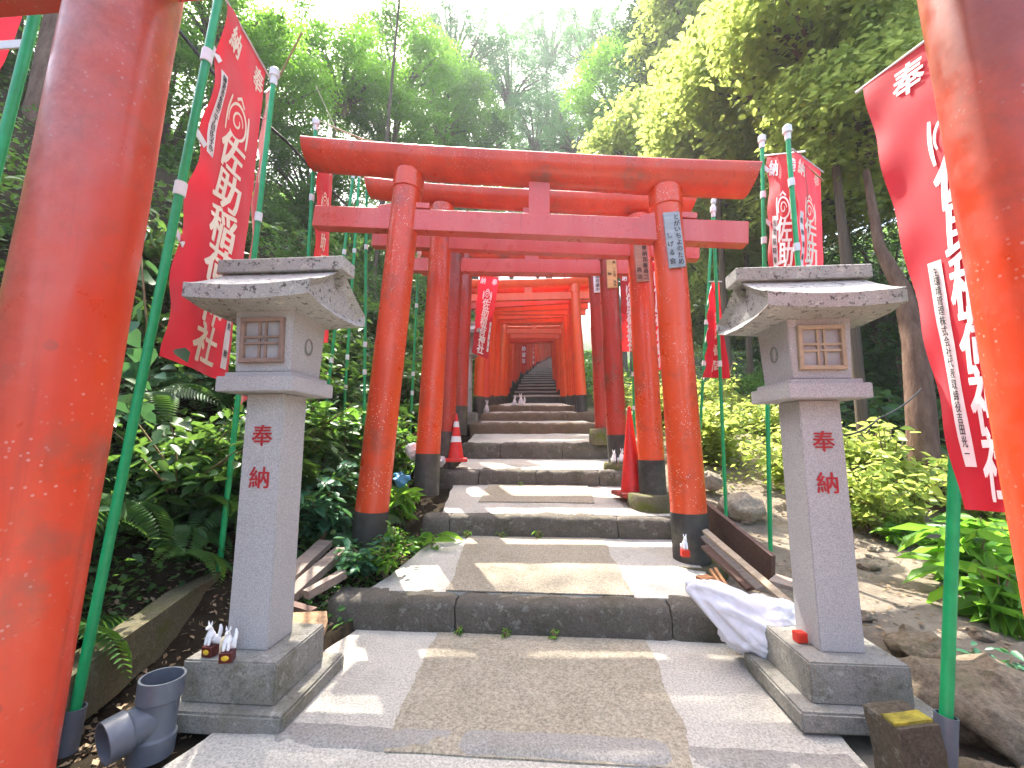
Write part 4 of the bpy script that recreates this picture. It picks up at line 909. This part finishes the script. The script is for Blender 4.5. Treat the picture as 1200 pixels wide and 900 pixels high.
def crown_mesh(name, seed, mat, nclump, per, leaf, squash=.85, tmpl=TQ, flat=.35, cr=.20, gap=.0, conic=False):
    r = np.random.default_rng(seed); cs = []; off = Vector((seed*3.7, seed*1.3, 0))
    while len(cs) < nclump:
        if conic:
            h = r.uniform(0, 1); rad = (1-h)**.8*r.uniform(.35, 1)**.6; a = r.uniform(0, 6.283); p = np.array([rad*math.cos(a), rad*math.sin(a), (h*3.2-1.2)])
        else:
            d = r.normal(size=3); d /= np.linalg.norm(d); p = d*r.uniform(.25, 1)**.5; p[2] *= squash
            lump = 1+.28*noise.noise(Vector(d)*1.7+off); p = p*lump
        if noise.noise(Vector(p)*2.1+off) < gap-.12: continue
        cs.append(p)
    cs = np.array(cs); C = np.repeat(cs, per, 0); n = len(C)
    q = r.normal(size=(n, 3)); q = unit(q)*(r.uniform(0, 1, n)[:, None]**.45)*cr*np.repeat(r.uniform(.6, 1.35, nclump), per)[:, None]; q[:, 2] *= flat
    q[:, 2] -= (np.linalg.norm(q[:, :2], axis=1)**2)*(1.2 if not conic else 2.5)
    V, F = rnd_leaves(C+q, np.full(n, leaf), tmpl, .55, .35, r)
    # limbs reaching to the clumps
    bm = bmesh.new(); zb = -squash*.9 if not conic else -1.3
    if conic: tube(bm, [Vector((0, 0, zb)), Vector((0, 0, .5)), Vector((0, 0, 1.9))], [.05, .03, .006], 7)
    else:
        for p in cs[::max(1, nclump//26)]:
            m = Vector((p[0]*.35, p[1]*.35, (zb+p[2])*.45)); tube(bm, [Vector((0, 0, zb-.1)), m, (m+Vector(p))*.5+Vector((.02, .01, .05)), Vector(p)], [.045, .026, .014, .004], 5)
    bv = np.array([v.co[:] for v in bm.verts]); bm.verts.index_update(); bf = np.array([[v.index for v in f.verts] for f in bm.faces if len(f.verts) == 4]); bm.free()
    VV = np.concatenate([V, bv]); FF = np.concatenate([F, bf+len(V)])
    o = arrmesh(name, VV, FF, [mat, BARK]); mi = np.zeros(len(FF), dtype=np.int32); mi[len(F):] = 1; o.data.polygons.foreach_set('material_index', mi)
    me = o.data; bpy.data.objects.remove(o); return me
def trunk_mesh(seed, bk):
    bm = bmesh.new(); r = random.Random(seed); n = 12; P = []; x = y = 0
    for i in range(n+1):
        P.append(Vector((x, y, i/n))); x += r.uniform(-.012, .012); y += r.uniform(-.012, .012)
    P.insert(0, Vector((0, 0, -.08)))
    tube(bm, P, [1.25]+[1.12 if i == 0 else lerp(1, .45, i/n) for i in range(n+1)], 12)
    # radius is in "unit" of scale.x -> keep x,y separate from z; centre line wobble scaled with it too
    for v in bm.verts: v.co += Vector((noise.noise(v.co*3+Vector((seed, 0, 0)))*.08, noise.noise(v.co*3+Vector((0, seed, 5)))*.08, 0))
    me = bpy.data.meshes.new('trunk'); bm.to_mesh(me); bm.free(); me.materials.append(bk); me.polygons.foreach_set('use_smooth', [True]*len(me.polygons)); return me
CR = {
 'B': [crown_mesh('crown', s_, LF_BRIGHT, 300, 34, .105, .85, TB, .5, .36) for s_ in (1, 2)],
 'M': [crown_mesh('crown', s_, LF_MAPLE, 330, 70, .052, .85, TQ, .32, .24) for s_ in (3, 4)],
 'D': [crown_mesh('crown', s_, LF_DARK, 260, 85, .05, .85, TQ, .4, .2, -.1) for s_ in (5, 6)],
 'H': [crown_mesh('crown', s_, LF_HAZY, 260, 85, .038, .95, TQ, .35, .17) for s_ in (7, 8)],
 'C': [crown_mesh('crown', s_, LF_CONIF, 420, 70, .05, 1, TQ, .35, .2, -.05, True) for s_ in (9, 10)],
 'S': [crown_mesh('crown', s_, LF_MAPLE, 95, 42, .05, .6, TQ, .3, .26, .1) for s_ in (21, 22)],  # sparse, for the added sun-dappling tree
 'G': [crown_mesh('crown', s_, LF_MID, 260, 85, .055, .85, TQ, .4, .2, -.05) for s_ in (11, 12)],
}
TRK = [trunk_mesh(1, BARK), trunk_mesh(2, BARK), trunk_mesh(3, BARKR)]
cnt = {}
def tree(px, py, Y, rpx, ty, label, trk=None, zs=1., group='trees of the surrounding forest', bx=None):
    c = A(px, py, Y); Rr = rpx*Y/500; x = c.x; ty0 = ty
    base = Vector((bx if bx is not None else x+random.uniform(-.3, .3)*Rr*.4, Y, 0)); base.z = terr(base.x, Y)-.1
    root = empty('forest_tree', base, label, 'tree', group)
    i = cnt[ty] = cnt.get(ty, 0)+1
    cw = bpy.data.objects.new('crown', CR[ty][i % 2]); COL.objects.link(cw); cw.parent = root; cw.location = c-base
    cw.scale = (Rr, Rr, Rr*zs); cw.rotation_euler = (random.uniform(-.15, .15), random.uniform(-.15, .15), random.uniform(0, 6.28))
    h = max(.6, c.z-base.z-Rr*.55 if ty != 'C' else c.z-base.z-Rr*.9); d = cw.location; tr = trk or max(.05, Rr*.06)
    t = bpy.data.objects.new('trunk', TRK[i % 2]); COL.objects.link(t); t.parent = root
    top = Vector((d.x, d.y, h)); t.rotation_euler = top.to_track_quat('Z', 'Y').to_euler(); t.scale = (tr, tr, top.length)
    return root
T = [
 (535, 45, 30, 68, 'H', 'pale tree filling the top left of the sky gap'), (640, 45, 38, 52, 'H', 'pale far tree in the middle of the sky gap'), (690, 60, 30, 50, 'H', 'pale far tree right in the sky gap'),
 (315, 105, 8.5, 85, 'M', 'fresh green tree above the left lantern, crown left of the first gate beam'),
 (262, 20, 6.5, 100, 'M', 'fresh green tree at the top beside the large left banner'),
 (395, 85, 11, 75, 'M', 'green tree above the left end of the first gate beam'),
 (455, 150, 13, 70, 'G', 'green open crowned tree just over the left part of the first gate'),
 (360, 210, 9, 80, 'G', 'green tree low behind the left end of the first gate'),
 (30, 60, 5, 150, 'D', 'dark tree in the upper left corner'), (190, 110, 6.5, 120, 'M', 'green tree behind the large left banner'),
 (90, 250, 5.0, 110, 'G', 'green bushy tree behind the left edge post'), (250, 250, 7, 90, 'D', 'dark tree behind the lower half of the large left banner'),
 (300, 330, 8, 80, 'G', 'bushy tree directly behind the left lantern roof'), (420, 290, 12, 60, 'G', 'small tree between the green poles and the first gate'),
 (470, 80, 17, 75, 'M', 'pale green tree left of the centre top'), (520, 120, 22, 70, 'M', 'green tree over the middle left of the first gate'),
 (560, 165, 26, 55, 'G', 'dark green low crown over the middle of the first gate'), (600, 85, 34, 58, 'H', 'tall bluish tree at the centre top'),
 (545, 75, 28, 60, 'H', 'pale tree left of the tall centre tree'), (630, 150, 32, 50, 'H', 'pale round tree over the center strut of the first gate'),
 (645, 130, 40, 40, 'H', 'far bluish tree low at the centre'), (670, 150, 24, 45, 'H', 'pale willowy tree right of the centre'),
 (725, 110, 20, 66, 'M', 'pale tree with drooping crown over the right part of the first gate'), (715, 50, 26, 45, 'H', 'pale thin crown right of the sky gap'),
 (770, 60, 15, 80, 'C', 'tall dark conifer with visible trunk at the top right of centre'), (815, 20, 13, 75, 'B', 'dark green crown at the top right of centre'),
 (755, 165, 13, 66, 'B', 'yellow green tree above the right end of the first gate beam'), (835, 120, 9, 85, 'B', 'bright yellow green tree above the right end of the gates'),
 (905, 70, 7, 105, 'B', 'brightest yellow green tree, large leaves, above the right lantern'), (985, 190, 7.5, 85, 'B', 'yellow green tree left of the big right banner'),
 (960, 10, 5.0, 110, 'B', 'yellow green branches at the top beside the right edge post'), (870, 230, 10, 75, 'B', 'yellow green crown behind the red banners above the right lantern'),
 (1130, 60, 7, 150, 'B', 'green tree behind the right edge post'), (1040, 330, 9, 90, 'D', 'dark tree behind the right lantern roof'),
 (930, 370, 12, 90, 'D', 'dark tree behind the right lantern firebox'), (840, 330, 13, 75, 'B', 'yellow green tree between the gates and the right lantern'),
 (1010, 460, 11, 80, 'D', 'low dark tree right of the right lantern pillar'), (1150, 420, 9, 110, 'D', 'dark tree behind the big right banner'),
 (760, 300, 18, 60, 'G', 'green tree seen through the right posts of the gates'), (470, 330, 16, 60, 'D', 'dark tree seen between the left gate posts'),
 (640, 190, 45, 90, 'H', 'pale far tree beyond the top of the stairs'), (560, 260, 38, 70, 'G', 'green far tree left of the tunnel'), (720, 260, 36, 70, 'B', 'yellow green far tree right of the tunnel'),
 (880, 470, 9, 50, 'G', 'low bushy tree behind the bright plants at right'), (510, 250, 30, 90, 'D', 'dark tree far behind the left gate posts'), (800, 230, 28, 90, 'G', 'green tree far behind the right gate posts'),
]
for a in T: tree(*a)
tree(475, -100, 10, 88, 'S', 'added slim leaning tree, sparse crown out of view dappling the sun on the path', .05, bx=-4.3)  # added tree: its crown above the frame breaks up the gate shadows
# slim reddish trunk right of the right lantern
g = G(1088, 622, -.1); Yt_ = 4.3; b_ = A(1088, 618, Yt_); root = empty('slim_tree', b_, 'slim reddish brown tree trunk standing right of the right lantern', 'tree')
tp = A(1030, 250, Yt_+.3); P = [b_-Vector((0, 0, .3)), b_, A(1083, 540, Yt_), A(1078, 470, Yt_+.05), A(1072, 400, Yt_+.1), A(1058, 340, Yt_+.2), A(1030, 290, Yt_+.3), A(1015, 200, Yt_+.4)]
bm = bmesh.new(); tube(bm, P, [.15, .135, .12, .11, .10, .075, .05, .03], 14)
for v in bm.verts: v.co += noise.noise_vector(v.co*7)*.012
frombm('trunk', bm, BARKR, root, True)
bm = bmesh.new(); tube(bm, [P[4], A(1095, 330, Yt_+.1), A(1120, 250, Yt_+.2)], [.06, .04, .02], 8); frombm('limb', bm, BARKR, root, True)
cw = bpy.data.objects.new('crown', CR['B'][0]); COL.objects.link(cw); cw.parent = root; cw.location = A(1010, 130, Yt_+.6)-b_; cw.scale = (.9, .9, .8)
bm = bmesh.new(); a = A(1165, 650, 4.6); b = A(1240, 560, 5.0); tube(bm, [a, lerp(a, b, .5), b], [.17, .2, .2], 14)
for v in bm.verts: v.co += noise.noise_vector(v.co*6)*.03
tag(frombm('fallen_log', bm, BARK, smooth=True), 'thick mossy log lying behind the right edge post', 'log')
# dark trunk at upper left between pole and edge post
bm = bmesh.new(); tube(bm, [A(20, 260, 4.0), A(50, 120, 4.2), A(75, 0, 4.4), A(95, -120, 4.6)], [.17, .15, .14, .12], 12)
for v in bm.verts: v.co += noise.noise_vector(v.co*6)*.02
tag(frombm('bare_trunk', bm, BARKR, smooth=True), 'dark brown trunk between the upper left pole and the left edge post', 'tree')
# --- shrubs
def shrub_mesh(name, seed, mat, n_st, per, leaf, H, Rr, tmpl, stem=STEM, tilt=.6, droop=.2):
    r = np.random.default_rng(seed); bm = bmesh.new(); C = []; D = []
    for i in range(n_st):
        a = r.uniform(0, 6.283); rad = Rr*r.uniform(.2, 1); top = np.array([rad*math.cos(a), rad*math.sin(a), H*r.uniform(.5, 1)*(1-.3*(rad/Rr)**2)])
        m = top*np.array([.35, .35, .6]); P = [Vector((0, 0, -.05)), Vector(m), Vector(top)]; tube(bm, P, [.008, .006, .003], 4, False)
        t = r.uniform(.35, 1.05, per)[:, None]; base = np.where(t < .6, m*(t/.6), m+(top-m)*((t-.6)/.4)); q = r.normal(size=(per, 3))*np.array([.05, .05, .04])*Rr*2
        C.append(base+q)
    C = np.concatenate(C); V, F = rnd_leaves(C, np.full(len(C), leaf), tmpl, tilt, droop, r)
    bv = np.array([v.co[:] for v in bm.verts]); bm.verts.index_update(); bf = np.array([[v.index for v in f.verts] for f in bm.faces]); bm.free()
    FF = np.concatenate([F, bf+len(V)]); o = arrmesh(name, np.concatenate([V, bv]), FF, [mat, stem]); mi = np.zeros(len(FF), dtype=np.int32); mi[len(F):] = 1; o.data.polygons.foreach_set('material_index', mi)
    me = o.data; bpy.data.objects.remove(o); return me
def fern_mesh(seed, nf, L):
    r = np.random.default_rng(seed); Cs, Ds, Ns, Ss = [], [], [], []
    for i in range(nf):
        a = i/nf*6.283+r.uniform(-.3, .3); l = L*r.uniform(.7, 1.1); d = np.array([math.cos(a), math.sin(a), 0]); s = np.array([-d[1], d[0], 0])
        for k_ in range(30):
            t = k_/30; p = d*l*t+np.array([0, 0, l*(1.1*t-1.15*t*t)]); w_ = l*.30*(math.sin(math.pi*min(1, t*.93+.09))**.8)*(1-t*.35)
            for sg in (-1, 1):
                Cs.append(p); Ds.append(s*sg+d*.35+np.array([0, 0, -.1])); Ns.append([0, 0, 1]); Ss.append(max(.01, w_))
    Cs, Ds, Ns, Ss = map(np.array, (Cs, Ds, Ns, Ss)); T_ = TLN[0].copy(); T_[:, 0] *= .85
    V, F = leaves(Cs, Ds, Ns.astype(float), Ss, (T_, TLN[1])); o = arrmesh('fern_fronds', V, F, LF_FERN); me = o.data; bpy.data.objects.remove(o); return me
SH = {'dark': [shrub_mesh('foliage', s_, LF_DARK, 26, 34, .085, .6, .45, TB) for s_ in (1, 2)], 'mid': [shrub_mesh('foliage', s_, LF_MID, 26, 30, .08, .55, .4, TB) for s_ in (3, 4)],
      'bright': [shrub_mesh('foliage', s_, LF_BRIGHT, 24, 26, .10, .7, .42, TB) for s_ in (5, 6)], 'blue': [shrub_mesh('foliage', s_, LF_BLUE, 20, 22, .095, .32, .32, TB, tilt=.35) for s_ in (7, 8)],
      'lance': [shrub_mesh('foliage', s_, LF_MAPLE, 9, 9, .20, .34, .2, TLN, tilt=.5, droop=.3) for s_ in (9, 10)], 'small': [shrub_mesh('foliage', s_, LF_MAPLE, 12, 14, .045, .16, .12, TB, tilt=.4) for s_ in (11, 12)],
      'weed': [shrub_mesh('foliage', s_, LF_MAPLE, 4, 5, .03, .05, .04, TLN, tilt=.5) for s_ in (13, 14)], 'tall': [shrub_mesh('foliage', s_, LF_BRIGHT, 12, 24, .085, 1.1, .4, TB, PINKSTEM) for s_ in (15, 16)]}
FE = [fern_mesh(1, 8, .45), fern_mesh(2, 7, .5)]
sc_i = 0
def put(me, name, p, s, label, cat, group, rz=None, tiltv=None):
    global sc_i
    sc_i += 1; o = bpy.data.objects.new(name, me); o.location = p; o.scale = (s, s, s*random.uniform(.85, 1.15))
    o.rotation_euler = (random.uniform(-.12, .12), random.uniform(-.12, .12) if tiltv is None else tiltv, random.uniform(0, 6.28) if rz is None else rz); COL.objects.link(o); return tag(o, label, cat, group)
rr = random.Random(3)
for i in range(74):   # bank on the left
    Y = rr.uniform(.6, 1)**1.5*0+rr.choice([rr.uniform(1.0, 5), rr.uniform(3, 9), rr.uniform(6, 14)]); x = interp(Y, XL)-interp(Y, [(0, 1.0), (2.4, .95), (3.2, .62), (20, .5)])-abs(rr.gauss(0, 1))*1.8-.12
    k_ = 'dark' if rr.random() < .7 else 'mid'
    put(rr.choice(SH[k_]), 'bank_shrub', Vector((x, Y, terr(x, Y)-.05)), rr.uniform(.8, 1.5), 'dark green leafy shrub on the shaded left bank' if k_ == 'dark' else 'mid green leafy shrub on the left bank', 'shrub', 'shrubs on the left bank')
for i in range(95):
    Y = rr.choice([rr.uniform(1.3, 4), rr.uniform(3, 8)]); x = interp(Y, XL)-interp(Y, [(0, .98), (2.4, .95), (3.2, .6), (20, .5)])-abs(rr.gauss(0, 1))*1.0
    put(rr.choice(FE), 'bank_fern', Vector((x, Y, terr(x, Y))), rr.uniform(.8, 1.5), 'fern with arching fronds on the shaded left bank', 'fern', 'ferns on the left bank', tiltv=.5)
for (px_, py_, Y, s, k_, lab) in ((505, 590, 3.25, .9, 'lance', 'long leaved bright plant beside the second step left end'), (470, 600, 3.5, .8, 'lance', 'long leaved plant right behind the first gate left post'), (355, 560, 3.7, .8, 'lance', 'pale long leaved plant among the green poles'),
    (466, 640, 2.95, 1.15, 'small', 'small round leaved plant in front of the first gate left post'), (500, 615, 3.1, 1.0, 'small', 'small leaved plant at the corner of the first tread'), (452, 668, 2.7, 1.2, 'small', 'small leaved plant left of the first tread'),
    (430, 672, 2.75, .8, 'blue', 'bluish leaved plant beside the old timbers'), (380, 620, 3.0, 1.1, 'blue', 'bluish leaved plant behind the old timbers'), (360, 590, 3.4, 1.25, 'blue', 'broad bluish plant under the green poles'), (405, 600, 3.4, 1.2, 'blue', 'bluish plant left of the first gate left post'),
    (400, 560, 4.0, 1.3, 'mid', 'mid green plant between green poles and first gate'), (455, 560, 4.1, 1.0, 'mid', 'mid green plant between the two left gate posts'), (440, 530, 5, 1.2, 'dark', 'dark plant behind the left gate posts'), (540, 500, 6.6, .5, 'small', 'small plant at the left end of the fourth step'), (575, 505, 6.4, .8, 'small', 'small plant at the left end of the fifth step'), (440, 690, 2.5, .9, 'small', 'low plant on the mossy left end of the first step')):
    g = A(px_, py_, Y); put(rr.choice(SH[k_]), 'path_side_plant', Vector((g.x, Y, min(g.z, terr(g.x, Y)+.12))), s, lab, 'plant', None)
for i, (px_, py_, Y) in enumerate(((537, 748, 2.33), (594, 742, 2.33), (648, 745, 2.33), (588, 626, 3.48), (630, 628, 3.48), (548, 625, 3.48), (868, 745, 2.4), (610, 565, 4.58))):
    g = A(px_, py_, Y); put(rr.choice(SH['weed']), 'tiny_weed', Vector((g.x, Y-.01, tread(Y-.02))), rr.uniform(.7, 1.3), ['leftmost tiny weed growing at the foot of the first step', 'middle tiny weed at the foot of the first step', 'right tiny weed at the foot of the first step', 'tiny weed at the middle of the second step foot', 'tiny weed right of the middle at the second step foot', 'tiny weed at the left of the second step foot', 'tiny weed at the right end of the first step', 'tiny weed at the foot of the third step'][i], 'weed', None)
# right side
for i in range(44):
    Y = rr.uniform(3.8, 9); x = interp(Y, XR)+rr.uniform(.85, 3.4)+ (0 if Y > 5 else .5)
    k_ = rr.choice(['bright', 'bright', 'tall']); put(rr.choice(SH[k_]), 'sunlit_shrub', Vector((x, Y, terr(x, Y)-.05)), rr.uniform(.7, 1.15), 'sunlit yellow green shrub beyond the pale dirt on the right', 'shrub', 'sunlit shrubs on the right')
for (px_, py_, Y, s, k_, lab) in ((1020, 600, 3.6, .75, 'bright', 'bright yellow green plant right of the right lantern pillar'), (1000, 560, 4.3, .9, 'bright', 'yellow green bush close behind the right lantern pillar'), (1055, 640, 3.4, .6, 'lance', 'bright drooping plant near the slim trunk'),
    (1040, 620, 3.5, .5, 'tall', 'pink stemmed plant between right lantern and slim trunk'), (1150, 680, 2.7, 1.2, 'lance', 'long leaved plant right of the thick right pole'), (1185, 660, 2.9, 1.3, 'lance', 'long leaved plant at the right edge'), (1130, 650, 3.2, 1.2, 'lance', 'long leaved plant behind the thick right pole'), (1175, 710, 2.4, 1.0, 'lance', 'low long leaved plant at the right edge above the rocks'),
    (1170, 780, 1.95, .5, 'blue', 'broad leaved plant in the shade between the right rocks'), (1190, 800, 1.8, .45, 'blue', 'broad leaved plant in the corner by the right rocks'), (1105, 770, 2.0, .25, 'small', 'small weed beside the big rock'), (835, 548, 5.4, .8, 'bright', 'yellow green plant right of the first gate right post')):
    g = A(px_, py_, Y); put(rr.choice(SH[k_]), 'right_side_plant', Vector((g.x, Y, terr(g.x, Y)-.02)), s, lab, 'plant', None)
for i in range(26):
    Y = rr.uniform(6, 14); x = rr.uniform(5.5, 11); put(rr.choice(SH['dark']), 'slope_shrub', Vector((x, Y, terr(x, Y)-.1)), rr.uniform(1.8, 3), 'dark green shrub on the shaded slope behind the right lantern', 'shrub', 'shrubs on the right slope')
# hanging vine with big leaves by the left pole
r2 = np.random.default_rng(5); P0 = [A(150, 230, 1.75), A(165, 300, 1.62), A(172, 380, 1.55), A(168, 450, 1.6), A(152, 480, 1.65)]
bm = bmesh.new(); tube(bm, P0, .004, 6); st = bm
root = empty('leafy_vine', P0[-1], 'vine with large heart shaped leaves beside the thick left pole', 'vine'); frombm('vine_stem', st, STEM, root, True)
C = []
for a, b in zip(P0, P0[1:]):
    for t in np.linspace(0, 1, 8): C.append(np.array(lerp(a, b, t))+r2.normal(size=3)*.05)
for _ in range(60): C.append(np.array(A(r2.uniform(5, 60), r2.uniform(150, 330), r2.uniform(1.7, 2.4))))
C = np.array(C[:32]); TH = (np.array([(0, 0, 0), (.34, .05, .05), (.40, .42, .05), (0, 1, -.12), (-.40, .42, .05), (-.34, .05, .05)]), TB[1]); V, F = rnd_leaves(C, np.full(len(C), .085), TH, 1.0, .7, r2)
arrmesh('vine_leaves', V, F, LF_BLUE, root)
# --- uncountable leaf carpets
def carpet(name, mat, n, fn, leaf, hmax, label, tmpl=TQ, tilt=.6):
    C = []; sz = []
    while len(C) < n:
        q = fn(rr)
        if q is None: continue
        x, y, l = q; C.append((x, y, terr(x, y)+rr.uniform(0, hmax)*rr.random())); sz.append(l)
    V, F = rnd_leaves(np.array(C), leaf*np.array(sz), tmpl, tilt, .2); o = arrmesh(name, V, F, mat); tag(o, label, 'undergrowth', kind='stuff')
def bank(r_):
    Y = 0.8+13*r_.random()**1.5; e = abs(r_.gauss(0, 1))*2.2; x = interp(Y, XL)-interp(Y, [(0, .8), (2.4, .85), (2.9, .3), (20, .2)])-e
    if noise.noise(Vector((x*1.2, Y*1.2, 9))) < -.12 and r_.random() < .8: return None
    return x, Y, interp(Y, [(0, .8), (14, 1.7)])
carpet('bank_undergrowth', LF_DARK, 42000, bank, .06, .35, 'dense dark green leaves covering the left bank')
def farl(r_):
    Y = 8+34*r_.random(); x = interp(Y, XL)-.3-30*r_.random()**1.6; return x, Y, interp(Y, [(8, 1.4), (40, 4)])
carpet('far_bank_undergrowth', LF_MID, 26000, farl, .09, .8, 'green undergrowth on the upper left hillside')
def farr(r_):
    Y = 4+40*r_.random(); x = interp(Y, XR)+.9+(1 if Y < 6 else 0)+28*r_.random()**1.4; return x, Y, interp(Y, [(4, 1.0), (40, 4)])
carpet('right_undergrowth', LF_MID, 40000, farr, .08, .6, 'green undergrowth on the right hillside')
def slope(r_):
    Y = 3+10*r_.random(); x = 4.2+9*r_.random(); return x, Y, 1.3
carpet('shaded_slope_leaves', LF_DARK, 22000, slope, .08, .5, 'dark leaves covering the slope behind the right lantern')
def sunny(r_):
    Y = 4.6+6*r_.random(); x = interp(Y, XR)+.75+2.6*r_.random(); return x, Y, 1
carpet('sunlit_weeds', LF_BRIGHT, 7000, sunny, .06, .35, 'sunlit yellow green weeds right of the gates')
def lit(r_):
    if r_.random() < .3:
        Y = 1.2+2*r_.random(); x = interp(Y, XL)-.1-.9*r_.random()
    else:
        Y = 1.4+4.5*r_.random(); x = interp(Y, XR)+.15+3*r_.random()
    return x, Y, 1
carpet('leaf_litter', LITTER, 9000, lit, .034, .012, 'dry fallen leaves and chips on the dirt beside the path', TQ, .35)
def gut(r_):
    Y = 2.3+1.2*r_.random(); x = interp(Y, XL)-.02-.5*r_.random(); return x, Y, 1
carpet('gate_foot_leaves', LF_MID, 900, gut, .045, .10, 'small green leaves crowding the left foot of the first gate', TB)

# --- air
m, nt, out = newmat('haze_air'); v = nt.nodes.new('ShaderNodeVolumePrincipled'); v.inputs['Color'].default_value = (.92, .96, 1, 1); v.inputs['Density'].default_value = .0021; v.inputs['Anisotropy'].default_value = .35
nt.links.new(v.outputs[0], out.inputs['Volume'])
bm = bmesh.new(); bmesh.ops.create_cube(bm, size=1)
for q in bm.verts: q.co = Vector((q.co.x*190, q.co.y*180+70, q.co.z*75+27))
tag(frombm('haze', bm, m), kind='stuff')
